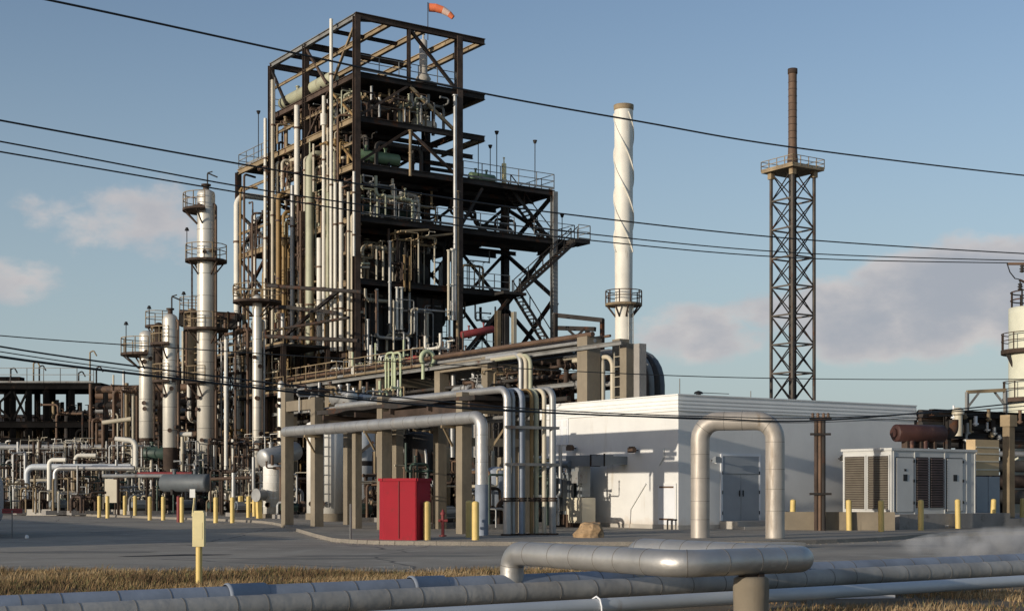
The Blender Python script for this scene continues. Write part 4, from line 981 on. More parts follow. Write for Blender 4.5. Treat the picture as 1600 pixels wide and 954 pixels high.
# railings
def rl(pts, h=1.1): part('railing', 'grey_steel', lambda m: m.rail([TG(*p) for p in pts], h, 1.5, .026))
rl([(8.6, 0, 24.1), (16.6, 0, 24.1), (16.6, 6.5, 24.1)]); rl([(8.6, 0, 20.5), (13.0, 0, 20.5)]); rl([(14.8, 0, 20.5), (18.5, 0, 20.5), (18.5, 5, 20.5)])
rl([(8.6, 0, 16.2), (12.6, 0, 16.2)]); rl([(0, 20.1, 27.3), (0, 14.2, 27.3)]); rl([(0, 20.1, 27.3), (8, 20.1, 27.3)]); rl([(.2, 0, 30.3), (8, 0, 30.3)]); rl([(0, 13.6, 30.3), (8, 13.6, 30.3)])
rl([(0, 20.1, 20.5), (0, 14.2, 20.5)]); rl([(8.6, 0, 11.3), (16.6, 0, 11.3), (16.6, 6, 11.3)]); rl([(.2, 0, 20.5), (8, 0, 20.5)]); rl([(.2, 13.6, 20.5), (8, 13.6, 20.5)])
# stairs on the right wing
def stairs(a, b): part('stair', 'dark_steel', lambda m: m.stair(TG(*a), TG(*b), Av, .9))
stairs((12.8, -.7, 16.0), (18.0, -.7, 20.3)); stairs((13.2, 1.2, 23.9), (16.8, 1.2, 20.4)); stairs((12.8, -.5, 16.0), (16.6, -.5, 11.2)); 
part('landing', 'deck_steel', lambda m: m.gb(TG, 11.2, 13.2, -1.3, .1, 15.75, 15.95)); part('landing', 'deck_steel', lambda m: m.gb(TG, 17.6, 19.0, -1.3, .3, 20.05, 20.3))
rl([(17.9, -1.3, 20.3), (19.0, -1.3, 20.3), (19.0, .3, 20.3)])
part('ladder', 'grey_steel', lambda m: m.ladder(TG(-.2, 13.2, 27.3), TG(-.2, 13.2, 32.8), Av, .8)); part('ladder', 'dark_steel', lambda m: m.ladder(TG(11.5, 7.4, 11.2), TG(11.5, 7.4, 15.9), Bv))
# headers and pipework fixed inside the frame
rt = random.Random(21)
PM = ['dark_vessel', 'rust_steel', 'brown_pipe', 'brown_pipe', 'grey_pipe', 'grey_pipe', 'grey_steel', 'tan_steel', 'dark_steel', 'cream_pipe']
cnt = 0
for zi, (z0, z1) in enumerate(((11.3, 15.5), (16.2, 19.7), (20.5, 23.3), (24.1, 26.6), (27.3, 29.6), (4.0, 10.5))):
    for i in range(15):
        along = rt.random() < .5; u = rt.uniform(.4, 5); v = rt.uniform(.5, 9); L = rt.uniform(2.5, 5 if along else 4); r = rt.uniform(.06, .2)
        m = MB(); m.manifold(TG(u, v, rt.uniform(z0 + 1.2, z1 - .3)), Av if along else Bv, L if not along else min(L, 13 - v), r, rt, z0, z1, rt.randint(2, 5))
        m.build('pipework', rt.choice(PM), tw); cnt += 1
    for i in range(3):
        m = MB(); u = rt.uniform(9, 14.0); v = rt.uniform(1, 5)
        if z0 in (24.1, 27.3): continue
        m.manifold(TG(u, v, rt.uniform(z0 + 1, z1 - .8)), Bv if i else Av, 1.8, rt.uniform(.05, .12), rt, z0, z1, 2); m.build('pipework', rt.choice(PM), tw)
# pipework crowding the shaded front of the frame
for i in range(34):
    z0, z1 = rt.choice(((4.5, 10.5), (4.5, 10.5), (11.3, 15.5), (11.3, 15.5), (16.2, 19.8), (20.5, 23.3), (27.3, 29.6))); m = MB()
    m.manifold(TG(rt.uniform(.4, 5.5), rt.uniform(.0, .8), rt.uniform(z0 + .8, z1 - .3)), Bv, rt.uniform(1.2, 3.2), rt.uniform(.05, .13), rt, z0, z1, rt.randint(2, 4))
    m.build('front_pipework', rt.choice(['brown_pipe', 'grey_pipe', 'rust_steel', 'cream_pipe', 'tan_steel', 'grey_steel', 'dark_vessel', 'grey_green_pipe']), tw)
# sunlit face: brown uprights, small bore pipes
for i in range(50):
    v = rt.uniform(.4, 19.5); zb = rt.uniform(4, 18); ztp = min(zb + rt.uniform(5, 13), 29.5 if v < 13.5 else 26.5); r = rt.choice([.05, .07, .09, .12]); mt = rt.choice(['brown_pipe', 'ochre_pipe', 'rust_steel', 'cream_pipe', 'brown_pipe', 'tan_steel', 'grey_green_pipe'])
    w = -rt.uniform(.0, .35); b2 = rt.choice([.6, -.6])
    part('riser', mt, lambda m: m.tube([TG(w + 1.2, v + b2, ztp), TG(w, v, ztp), TG(w, v, zb), TG(w + 1.0, v, zb)], r, 7, bend=r * 3))
for i in range(40):
    v = rt.uniform(.5, 9); z_ = rt.uniform(9, 29); r = rt.choice([.05, .07, .1]); L = rt.uniform(3, 6.5); w = rt.uniform(0.05, .5)
    part('cross_pipe', rt.choice(['brown_pipe', 'rust_steel', 'tan_steel', 'cream_pipe', 'dark_vessel']), lambda m: m.tube([TG(w + .8, v, z_), TG(w, v, z_), TG(w, v + L, z_), TG(w, v + L, z_ - rt.uniform(.8, 3))], r, 7, bend=r * 3))
for i in range(10):
    v = rt.uniform(14.6, 19.5); z0 = rt.choice((20.5, 15, 10, 12)); m = MB(); m.manifold(TG(.4, v - 2, z0 + 2), Av, 2.5, .09, rt, z0, z0 + 4.5, 4); m.build('pipework', rt.choice(['brown_pipe', 'grey_pipe', 'rust_steel', 'tan_steel']), tw)
for u, v, z0, z1, r, mt in ((9.3, -.4, 5, 18.6, .1, 'white_pipe'),): pass
# pipes on the shaded face
for px, y0, y1, r, mt in ((609, 378, 505, .1, 'grey_pipe'), (632, 400, 455, .09, 'ochre_pipe'), (640, 402, 455, .08, 'ochre_pipe'), (620, 450, 515, .11, 'white_pipe'), (627, 450, 515, .11, 'white_pipe'), (667, 490, 560, .12, 'cream_pipe'), (701, 392, 500, .1, 'cream_pipe'), (707, 390, 500, .11, 'white_pipe'), (711, 150, 500, .13, 'grey_pipe'), (641, 205, 275, .1, 'tan_steel'), (588, 455, 520, .08, 'brown_pipe'), (575, 500, 560, .08, 'grey_pipe'), (715, 300, 560, .12, 'tan_steel')):
    u = TG.u_at(px, -.35); Y = TG(u, -.35, 0).y; z1, z0 = zat(y0, Y), zat(y1, Y)
    part('drop_pipe', mt, lambda m: (m.cyl(TG(u, -.35, z0), TG(u, -.35, z1), r, n=10), m.cyl(TG(u, -.35, z1), TG(u, -.35, z1 + .07), r * 1.6, n=10), m.cyl(TG(u, -.35, (z0 + z1) / 2), TG(u, -.35, (z0 + z1) / 2 + .07), r * 1.5, n=10)))
part('cable_tray', 'tan_steel', lambda m: m.hexa([TG(3.2, -.5, 19.5), TG(5.4, -.6, 19.8), TG(5.6, 1.2, 19.8), TG(3.2, 1.5, 19.5), TG(3.2, -.5, 19.62), TG(5.4, -.6, 19.92), TG(5.6, 1.2, 19.92), TG(3.2, 1.5, 19.62)]))
part('cable_tray', 'tan_steel', lambda m: m.hexa([TG(5.0, -.3, 19.3), TG(8.0, -.4, 19.85), TG(8.0, .4, 19.85), TG(5.0, .6, 19.3), TG(5.0, -.3, 19.42), TG(8.0, -.4, 19.97), TG(8.0, .4, 19.97), TG(5.0, .6, 19.42)]))
part('overflow_pipe', 'dark_steel', lambda m: m.tube([TG(9.2, 3, 22.4), TG(11.5, 3, 22.4), TG(11.5, 3, 21.4), TG(14.8, 3, 21.4), TG(14.8, 3, 20.4)], .13, 8, bend=.3))
part('overflow_pipe', 'dark_steel', lambda m: m.tube([TG(8.6, 5.8, 25.8), TG(11.6, 5.8, 25.8), TG(11.6, 5.8, 24.2)], .14, 8, bend=.3))
# white risers on the sunlit face: each a thing
def riser(px, y0, y1, r, mat, label, u=-.55, top='plain', cat='riser pipe'):
    v = TG.v_at(px, u); p = TG(u, v, 0); z1, z0 = zat(y0, p.y), zat(y1, p.y)
    root = thing('riser_pipe', label, cat, TG(u, v, z0), 'pale risers on the sunlit tower face')
    m = MB()
    if top == 'bend': m.tube([TG(u + 1.4, v, z1), TG(u, v, z1), TG(u, v, z0)], r, 12, bend=r * 3.2)
    else: m.cyl(TG(u, v, z0), TG(u, v, z1), r, n=12)
    m.build('pipe', mat, root)
    k = max(2, int((z1 - z0) / 6)); m = None
    for i in range(k):
        zz = z0 + (z1 - z0) * (i + .5) / k; m = MB(); m.cyl(TG(u, v, zz - .06), TG(u, v, zz + .06), r + .045, n=12); m.bar(TG(u, v, zz), TG(0, v, zz), .07); m.build('clamp', 'brown_pipe', root)
R_ = [(414.5, 185, 560, .12, 'white_pipe', 'white riser on the outer left edge of the tower column', -.45), (426, 125, 548, .13, 'cream_pipe', 'cream riser hugging the far tower column above the roofline'),
      (464, 165, 306, .20, 'white_pipe', 'short thick white riser high on the tower face'), (457, 290, 545, .17, 'grey_pipe', 'thick grey riser with a pale cap on the sunlit tower face'),
      (484, 240, 555, .30, 'grey_green_pipe', 'fattest riser, dull olive, on the sunlit tower face'), (506, 150, 550, .13, 'white_pipe', 'white riser with a wide joint high near the mid column'),
      (517.5, 30, 548, .12, 'white_pipe', 'tallest riser, white, rising above the tower roof frame'), (499, 372, 552, .19, 'white_pipe', 'thick white riser ending halfway up, beside the olive one'),
      (524, 285, 548, .12, 'white_pipe', 'slim white riser close behind the tallest one'), (533, 283, 548, .15, 'white_pipe', 'white riser second from the tower corner'),
      (544.5, 300, 546, .11, 'cream_pipe', 'slim cream riser nearest the tower corner'), (553, 268, 400, .09, 'white_pipe', 'short thin white pipe on the corner column'),
      (435, 300, 480, .18, 'ochre_pipe', 'ochre riser between the cream and grey ones'), (443, 330, 500, .13, 'ochre_pipe', 'thinner ochre riser behind the grey one'),
      (398, 335, 520, .11, 'white_pipe', 'white riser on the left wing of the tower', .3), (388, 345, 470, .09, 'grey_pipe', 'thin grey riser on the left wing of the tower', .3),
      (490, 225, 300, .08, 'cream_pipe', 'short cream stub pipe beside the white riser with the joint'), (476, 245, 330, .09, 'cream_pipe', 'short cream riser left of the olive one'), (470, 330, 548, .10, 'brown_pipe', 'thin brown riser left of the olive one'), (512, 200, 300, .08, 'cream_pipe', 'thin cream riser behind the white one with the joint')]
for q in R_:
    px, y0, y1, r, mt, lab = q[:6]; u = q[6] if len(q) > 6 else -.55
    riser(px, y0, y1, r, mt, lab, u, 'bend' if px in (435, 443, 484, 476) else 'plain')
m = MB(); u = -.55; v = TG.v_at(506, u); Y = TG(u, v, 0).y; m.cyl(TG(u, v, zat(196, Y)), TG(u, v, zat(178, Y)), .24, n=12); m.build('valve_body', 'white_pipe', None, loc=TG(u, v, zat(196, Y)), label='fat white valve body on the jointed riser', category='valve')
# big grey bend pipe outside the left wing
u = -.2; v = TG.v_at(370, u); Y = TG(u, v, 0).y; zt = zat(304, Y)
bp_ = thing('bend_pipe', 'big pale grey pipe arching over the tower left wing and dropping outside it', 'pipe', TG(u, v, zat(600, Y)))
m = MB(); m.tube([TG(u + 3.4, v, zt), TG(u, v, zt), TG(u, v, zat(600, Y))], .24, 16, bend=.9); m.build('pipe', 'white_pipe', bp_)
for f in (.25, .5, .75):
    z_ = zat(600, Y) + (zt - zat(600, Y)) * f; m = MB(); m.cyl(TG(u, v, z_ - .08), TG(u, v, z_ + .08), .29, n=14); m.bar(TG(u, v, z_), TG(u + .6, v - .5, z_), .1); m.build('clamp', 'brown_pipe', bp_)

# equipment resting on the decks
def drum(name, a, b, r, mat, label, sad=2, cat='drum', z=None):
    a, b = Vector(a), Vector(b); d = nrm(b - a)
    root = thing(name, label, cat, (a + b) / 2 - Zv * r)
    m = MB(); m.drum(a, b, r, 18); m.build('shell', mat, root)
    for i in range(sad):
        c = a + (b - a) * ((i + .5) / sad); m = MB(); m.box(c - Zv * (r * .9), r * 1.4, .16, r * .8, d.cross(Zv), d); m.build('saddle', 'dark_steel', root)
    for f in (.22, .7):
        c = a + (b - a) * f; m = MB(); m.cyl(c + Zv * r * .9, c + Zv * (r + .28), r * .22, n=8); m.cyl(c + Zv * (r + .22), c + Zv * (r + .3), r * .36, n=10); m.build('nozzle', mat, root)
    return root
drum('horizontal_drum', TG(.5, .9, 24.75), TG(3.7, .9, 24.75), .42, 'green_paint', 'green horizontal drum on the middle tower deck by the corner column')
drum('horizontal_drum', TG(5.3, 1.4, 27.7), TG(7.0, 1.4, 27.7), .36, 'white_pipe', 'short pale drum high in the tower shade near the lit column')
drum('horizontal_drum', TG(.55, 4.6, 30.95), TG(.55, 12.9, 30.95), .46, 'grey_green_pipe', 'long dull drum under the open roof frame along the sunlit edge', 3)
drum('horizontal_drum', TG(10.6, 2.2, 24.7), TG(12.6, 2.2, 24.7), .36, 'green_paint', 'small green drum on the outer deck behind the railing')
drum('horizontal_drum', TG(1.5, 3.0, 17.3), TG(7, 3.0, 17.3), .75, 'dark_vessel', 'large dark drum on the lower tower deck in shade', 2)
drum('horizontal_drum', TG(1.2, 3.6, 21.7), TG(6.6, 3.6, 21.7), .6, 'dark_green', 'dark green drum on the deck below the green one')
drum('horizontal_drum', TG(1.6, 2.2, 28.4), TG(4.8, 2.2, 28.4), .55, 'dark_vessel', 'dark rusty drum under the topmost tower deck')
for i, (u, v, z0, z1, r, mt, lab) in enumerate(((7.4, 3.6, 30.3, 34.6, .30, 'pale_concrete', 'slim pale column poking through the open tower roof'), (6.3, 3.0, 16.2, 19.8, .55, 'dark_vessel', 'dark upright vessel on the lower tower deck near the centre'),
        (3.0, 9.5, 20.5, 26.8, .8, 'dark_vessel', 'tall dark vessel passing through the upper tower decks'), (13.6, 3.0, 11.3, 14.4, .45, 'dark_steel', 'dark upright vessel on the low right tower wing'), (14.6, 3.6, 20.5, 23.2, .3, 'dark_vessel', 'slim dark vessel under the outer deck'),
        (12.9, 1.2, 24.1, 25.8, .18, 'pale_yellow', 'small cream standpipe on the outer deck beside the green drum'), (2.0, 6.5, 24.1, 26.8, .7, 'rust_steel', 'rusty upright vessel behind the green drum'), (1.2, 10.5, 11.3, 19, .7, 'tan_steel', 'tall tan vessel behind the sunlit risers'), (2.5, 17, 11, 20, .9, 'grey_pipe', 'wide grey vessel inside the left tower wing'))):
    c = TG(u, v, z0); root = thing('upright_vessel', lab, 'vessel', c)
    m = MB(); m.lathe(c, [(r, 0), (r, z1 - z0 - r * .4), (r * .8, z1 - z0 - r * .15), (r * .4, z1 - z0), (.01, z1 - z0 + .02)], 16); m.build('shell', mt, root)
    m = MB(); m.cyl(c + Zv * (z1 - z0), c + Zv * (z1 - z0 + .4), r * .25, n=8); m.cyl(c + Zv * (z1 - z0 + .35), c + Zv * (z1 - z0 + .42), r * .45, n=10); m.build('top_nozzle', mt, root)
    if i == 0:
        m = MB(); m.ringdeck(c + Zv * .9, r, r + .7, t=.15); m.build('platform', 'dark_steel', root)
        m = MB(); m.lathe(c + Zv * 1.1, [(r, 0), (r + .28, .3), (r, .75)], 14); m.build('hopper', 'pale_concrete', root)
# dark firebox low in the tower
fb = thing('furnace_box', 'dark box shaped furnace low in the tower behind twin white pipes', 'furnace', TG(3, 2, 11))
m = MB(); m.gb(TG, 1.1, 7.6, 1.2, 13, 11.3, 15.3); m.build('casing', 'dark_vessel', fb)
for u in (1.5, 2.8, 4.1, 5.4, 6.7):
    m = MB(); m.ib(TG(u, 1.08, 11.3), TG(u, 1.08, 15.3), .2, .2); m.build('stiffener', 'dark_steel', fb)
fb2 = thing('furnace_box', 'dark casing at the tower base behind the concrete rack', 'furnace', TG(3, 2, 0))
m = MB(); m.gb(TG, 1.0, 7.4, 1.5, 13.4, 0, 10); m.build('casing', 'dark_vessel', fb2)
for u in (1.6, 3.0, 4.4, 5.8, 7.0):
    m = MB(); m.ib(TG(u, 1.38, 0), TG(u, 1.38, 10), .2, .2); m.build('stiffener', 'rust_steel', fb2)
fb3 = thing('heater_casing', 'tall brown heater casing inside the sunlit side of the tower', 'heater', TG(2, 8, 16.2))
m = MB(); m.gb(TG, 1.3, 5.0, 4.5, 13.2, 16.2, 19.9); m.build('casing', 'rust_steel', fb3)
m = MB(); m.gb(TG, 1.6, 5.0, 7.5, 13.2, 20.5, 23.6); m.build('upper_casing', 'dark_vessel', fb3)
m = MB(); m.gb(TG, 2.0, 7.0, 15, 19.5, 4.0, 19.9); m.build('rear_casing', 'dark_vessel', fb3)
for i in range(9):
    m = MB(); v = 4.8 + i * 1.02; m.ib(TG(1.22, v, 16.2), TG(1.22, v, 19.9), .14, .16); m.build('stiffener', 'tan_steel', fb3)
for k_, (z0, z1) in enumerate(((16.3, 19.8), (20.5, 23.4), (24.2, 26.7), (27.4, 29.7), (11.3, 15.6), (5, 10.6))):
    rz = random.Random(900 + k_)
    mf = thing('pipe_manifold', ('brown pipe manifold on the sunlit side of the lower tower deck', 'brown pipe manifold on the sunlit side of the deck with the dark green drum', 'brown pipe manifold on the sunlit side of the green drum deck', 'brown pipe manifold on the sunlit side of the topmost closed deck', 'brown pipe manifold on the sunlit side beside the furnace box', 'brown pipe manifold at the sunlit foot of the tower')[k_], 'pipe manifold', TG(.5, 6, z0))
    for i in range(12):
        v = .6 + i * 1.05; m = MB(); m.manifold(TG(rz.uniform(.1, .9), v, rz.uniform(z0 + .8, z1 - .2)), Av, rz.uniform(1.0, 2.6), rz.uniform(.05, .16), rz, z0, z1, rz.randint(2, 4)); m.build('branch', rz.choice(['brown_pipe', 'ochre_pipe', 'tan_steel', 'rust_steel', 'cream_pipe', 'grey_green_pipe', 'brown_pipe', 'dark_vessel']), mf)
# lamp posts on the outer deck and wings
k = 0
for (u, v, z, h, lab) in ((10.0, .2, 24.1, 2.9, 'thin mast on the outer tower deck, nearest the lit column'), (11.6, .2, 24.1, 3.6, 'tallest thin mast on the outer tower deck'), (12.6, 2.6, 24.1, 3.2, 'thin mast with a lamp behind the small green drum'), (15.0, .2, 24.1, 3.4, 'thin mast at the outer end of the tower deck'),
        (-.3, 15.6, 27.2, 3.6, 'thin lamp mast beside the far tower column'), (18.8, 2.0, 20.3, 2.4, 'thin lamp mast on the stair landing'), (17.2, .5, 11, 4.6, 'thin lamp mast at the foot of the tower stairs')):
    root = thing('lamp_mast', lab, 'lamp', TG(u, v, z)); m = MB(); m.cyl(TG(u, v, z), TG(u, v, z + h), .035, n=6); m.build('mast', 'dark_steel', root)
    m = MB(); c = TG(u, v, z + h); m.cyl(c, c + Zv * .08, .16, n=10); m.sph(c - Zv * .06, .13, 8); m.build('lamp', 'dark_steel', root)
# windsock over the tower
wp = TG(6.6, 1.6, 34.2); wsY = wp.y
wk = thing('windsock', 'orange windsock blowing sideways on a thin pole above the tower', 'windsock', wp)
zt = zat(4, wsY); m = MB(); m.cyl(wp - Zv * .3, Vector((wp.x, wp.y, zt)), .035, n=6); m.build('pole', 'dark_steel', wk)
t0 = Vector((wp.x + .08, wp.y, zat(12, wsY))); pth = [t0, t0 + Vector((.5, .05, -.02)), t0 + Vector((1.0, .1, -.16)), t0 + Vector((1.45, .15, -.42)), t0 + Vector((1.72, .2, -.66))]
rs = [.30, .30, .27, .22, .17]; m = MB(); n = 12; vs = []
for i, c in enumerate(pth):
    d = nrm(pth[min(i + 1, 4)] - pth[max(i - 1, 0)]); x = nrm(d.cross(Vector((0, 1, 0)))); y = Vector((0, 1, 0))
    vs += [c + (x * cos(2 * pi * k / n) + y * sin(2 * pi * k / n)) * rs[i] for k in range(n)]
for i in range(4):
    m.mat(1 if i == 2 else 0)
    m.add([vs[i * n + k] for k in range(n)] + [vs[(i + 1) * n + k] for k in range(n)], [(k, (k + 1) % n, n + (k + 1) % n, n + k) for k in range(n)], True)
m.build('sock', ['orange_cloth', 'pale_cloth'], wk)
m = MB(); m.tube([t0 + Vector((0, .3 * cos(a), .3 * sin(a))) for a in [2 * pi * k / 12 for k in range(13)]], .02, 5, caps=False); m.build('hoop', 'dark_steel', wk)

# ================================================================== CONCRETE PIPE RACK IN FRONT
R1 = Grid(-1.75, 51.7)
r1 = thing('concrete_rack', 'tan concrete pipe rack with a dark tray over the red bin and tanks', 'pipe rack', R1(0, 0, 0))
def rpart(root, G, name, mat, fn): m = MB(); fn(m); return m.build(name, mat, root)
for (u, t, z, w) in ((0, 0, 5.25, .42), (0, 6, 5.4, .42), (0, 12, 5.7, .42), (0, 15, 6.3, .42), (2.6, 0, 5.25, .4), (2.6, 6, 5.35, .4), (2.6, 14, 5.4, .4), (0.0, 8.3, 4.2, .3), (2.6, 9.5, 5.2, .36)):
    rpart(r1, R1, 'column', 'concrete', lambda m: m.gb(R1, u - w / 2, u + w / 2, t - w / 2, t + w / 2, -.1, z))
def gbm(root, G, u0, u1, v0, v1, z0, z1, mat='concrete', name='beam'): m = MB(); m.gb(G, u0, u1, v0, v1, z0, z1); return m.build(name, mat, root)
for t in (0, 6, 12): gbm(r1, R1, .21, 2.4, t - .18, t + .18, 4.5, 4.9)
gbm(r1, R1, -.17, .17, 12.22, 14.78, 5.2, 5.65); gbm(r1, R1, -.17, .17, .22, 5.78, 4.45, 4.8, 'rust_steel'); gbm(r1, R1, .21, 2.4, -.14, .14, 3.3, 3.6)
m = MB()
for i in range(20):
    for j in range(6):
        pass
prm = []
for i in range(25):
    t = -1.2 + 12.6 * i / 24; sag = .05 * sin(t * 2.4) + .06 * sin(t * .9 + 1)
    prm.append((t, sag))
for (t0, s0), (t1, s1) in zip(prm[:-1], prm[1:]):
    m.hexa([R1(-.3, t0, 4.92 + s0 * .6), R1(2.9, t0, 4.92 - s0), R1(2.9, t1, 4.92 - s1), R1(-.3, t1, 4.92 + s1 * .6), R1(-.3, t0, 5.08), R1(2.9, t0, 5.08), R1(2.9, t1, 5.08), R1(-.3, t1, 5.08)])
m.build('pipe_tray', 'dark_steel', r1)
for i in range(5):
    t = -.9 + i * 2.9; gbm(r1, R1, -.36, 2.95, t - .06, t + .06, 4.66, 4.86, 'rust_steel', 'cross_bearer')
# drop pipes at the rack end
k = 0
for (u, z, r, mt, tb, lab) in ((.40, 5.18, .04, 'brown_pipe', -2.42, 'thin brown drop pipe between the fat silver one and the slim grey one'), (.9, 5.17, .035, 'rust_steel', -2.3, 'thin rusty drop pipe beside the bluish one'), (1.38, 5.17, .04, 'dark_vessel', -2.36, 'thin dark drop pipe between the ochre and olive ones'), (1.62, 5.18, .035, 'grey_pipe', -2.3, 'thin grey drop pipe between the olive and cream ones'), (.22, 5.24, .135, 'silver_clad', -2.5, 'fat silver drop pipe, outermost at the rack end'), (.55, 5.22, .07, 'grey_pipe', -2.4, 'slim grey drop pipe next to the fat silver one'), (.78, 5.24, .085, 'blue_grey_clad', -2.55, 'bluish drop pipe in the middle of the rack end'),
        (1.02, 5.22, .065, 'grey_pipe', -2.35, 'slim grey drop pipe behind the bluish one'), (1.26, 5.24, .07, 'ochre_pipe', -2.5, 'ochre drop pipe at the rack end'), (1.5, 5.24, .085, 'grey_green_pipe', -2.45, 'olive drop pipe beside the ochre one'), (1.74, 5.26, .08, 'cream_pipe', -2.6, 'cream drop pipe second from the white wall'), (2.0, 5.28, .12, 'grey_pipe', -2.75, 'thick grey drop pipe nearest the white wall')):
    root = thing('drop_pipe', lab, 'pipe', R1(u, tb, 0), 'pipes bending down at the rack end')
    m = MB(); m.tube([R1(u, 13.5 - 2 * k % 5, z), R1(u, tb, z), R1(u, tb, -.05)], r, 14, bend=max(.32, r * 3)); m.build('pipe', mt, root)
    m = MB(); m.cyl(R1(u, tb, .11), R1(u, tb, .17), r + .09, n=12); m.cyl(R1(u, tb, 1.3), R1(u, tb, 1.36), r + .05, n=12); m.cyl(R1(u, tb, 1.38), R1(u, tb, 1.44), r + .05, n=12); m.build('flange', 'rust_steel', root); k += 1
rpart(r1, R1, 'pipe_guide', 'grey_steel', lambda m: m.bar(R1(.05, -2.65, 2.6), R1(2.2, -2.85, 2.6), .1)); rpart(r1, R1, 'pipe_guide', 'grey_steel', lambda m: m.bar(R1(.05, -2.65, 3.9), R1(2.2, -2.85, 3.9), .1))
# silver pipe on brackets along the rack front
sp = thing('silver_pipe', 'large silver clad pipe running along the rack front and dropping behind the bollard', 'pipe', R1(-.42, -1.85, 0))
pth = [R1(1.2, 14.6, 4.28), R1(-.42, 14.6, 4.28), R1(-.42, -1.85, 4.28), R1(-.42, -1.85, 0)]
m = MB(); m.tube(pth, .225, 22, bend=.42); m.build('pipe_cladding', 'silver_clad', sp)
m = MB(); m.seams(pth, .229, .95, .006, n=22, bend=.42); o = m.build('seam_band', 'clad_seam', sp); o['kind'] = 'stuff'
m = MB(); m.cyl(R1(-.42, -1.85, 0), R1(-.42, -1.85, 1.9), .235, n=22); m.build('base_sleeve', 'blue_grey_clad', sp)
for t in (.35, 6.3, 11.7):
    rpart(sp, R1, 'bracket', 'tan_steel', lambda m: (m.bar(R1(-.75, t, 4.0), R1(.0, t, 4.0), .1), m.bar(R1(-.65, t, 3.95), R1(-.24, t + .05, 3.3), .07)))
rpart(r1, R1, 'brace', 'tan_steel', lambda m: m.bar(R1(-.2, -1.9, 3.0), R1(.5, -2.3, 4.2), .07))
# clutter on top of the tray: valves, small drums, railing
for i, (u, t, z, L, r, mt, lab) in enumerate(((.4, 9.5, 5.6, 1.6, .28, 'grey_pipe', 'grey drum lying on the rack tray near its far end, closest to the kerb'), (1.2, 9.6, 5.55, 1.8, .24, 'silver_clad', 'silver drum lying on the rack tray'), (2.0, 11.6, 5.55, 1.2, .22, 'dark_vessel', 'dark drum lying on the rack tray'))):
    drum('small_drum', R1(u, t, z), R1(u, t + L, z), r, mt, lab)
for i in range(9):
    rr1 = random.Random(50 + i); t = 9.4 + i * .45; m = MB(); m.manifold(R1(rr1.uniform(.3, 2.2), t, 5.5 + rr1.uniform(0, .5)), Av if i % 2 else Bv, rr1.uniform(.8, 1.6), rr1.uniform(.04, .08), rr1, 5.1, 6.4, 3)
    m.build('valve_manifold', rr1.choice(['rust_steel', 'tan_steel', 'pale_green', 'grey_pipe', 'brown_pipe']), r1)
rpart(r1, R1, 'railing', 'tan_steel', lambda m: m.rail([R1(2.8, 9.3, 5.1), R1(2.8, 13, 5.1)], 1.0, .9, .03))
for i in range(7):
    u = .5 + .38 * i; r = (.06, .1, .075, .12, .06, .09, .07)[i]
    if i in (2, 5): rpart(r1, R1, 'rack_pipe', 'grey_pipe', lambda m: m.cyl(R1(u, -1, 4.35), R1(u, 16, 4.35), r, n=8))

# tanks and vessels under and behind the rack
def vtank(px, Y, r, y0, y1, mat, label, base=.45, rings=0, name='storage_tank'):
    c = Vector(((px - 800) / F * Y, Y, 0)); z1 = zat(y0, Y); z0 = base
    root = thing(name, label, 'tank', c)
    m = MB(); m.lathe(c, [(.01, z0), (r, z0), (r, z1), (r * .97, z1 + .03), (r * .4, z1 + .16), (.01, z1 + .18)], 26); m.build('shell', mat, root)
    m = MB(); m.cyl(c - Zv * .1, c + Zv * (z0 - .002), r * 1.12, n=20); m.build('plinth', 'concrete', root)
    for i in range(rings):
        z_ = z0 + (z1 - z0) * (i + 1) / (rings + 1); m = MB(); m.lathe(c, [(r, z_ - .03), (r + .02, z_), (r, z_ + .03)], 26); m.build('band', mat, root)
    m = MB(); q = c + Vector((-r * .3, -r * .954, 0)); m.cyl(q + Zv * (z0 + .5) + Vector((0, .05, 0)), q + Zv * (z0 + .5) - Vector((0, .25, 0)), .09, n=8); m.cyl(q + Zv * (z0 + .5) - Vector((0, .2, 0)), q + Zv * (z0 + .5) - Vector((0, .25, 0)), .15, n=10); m.build('nozzle', 'rust_steel', root)
    return root, c
t1, c = vtank(514, 71.5, .76, 657, 800, 'tank_white', 'tall white tank standing in sun behind the concrete rack', .5)
m = MB(); m.ladder(c + Vector((-.1, -.85, .8)), c + Vector((-.1, -.85, 5.0)), (1, 0, 0), .4); m.build('ladder', 'grey_steel', t1)
t2, c = vtank(562, 72.5, .78, 665, 806, 'pale_and_shaded_white', 'white tank with shade in its bluish colour and a dark strap, beside the tall white tank', .3)  # a white tank whose shade is put into the bluish colour
m = MB(); m.lathe(c, [(.78, 2.9), (.80, 2.95), (.80, 3.1), (.78, 3.15)], 26); m.build('strap', 'dark_steel', t2)
m = MB(); m.bar(c + Vector((-.7, -.9, 2.9)), c + Vector((.8, -.9, 4.1)), .14); m.build('stair_stringer', 'dark_steel', t2)
m = MB(); m.bar(c + Vector((-.6, -.95, .5)), c + Vector((.9, -.95, 1.6)), .12); m.build('stair_stringer', 'dark_steel', t2)
vtank(426, 79, .53, 729, 795, 'tank_white', 'short white ribbed tank beside the rack columns, in full sun', .35, 5)
vtank(494, 75, .5, 662, 800, 'tank_white', 'white tank half hidden by the second rack column', .45)
t4, c = vtank(655, 62, .75, 680, 800, 'dark_vessel', 'dark domed vessel under the rack behind the red bin', .5)
for a in range(7):
    m = MB(); q = c + Vector((cos(pi + a * .5), sin(pi + a * .5), 0)) * .85; m.tube([q + Zv * .3, q + Zv * 3.4, c + Zv * 4.1], .06, 6, bend=.5); m.build('side_pipe', ('brown_pipe', 'grey_pipe', 'dark_steel')[a % 3], t4)
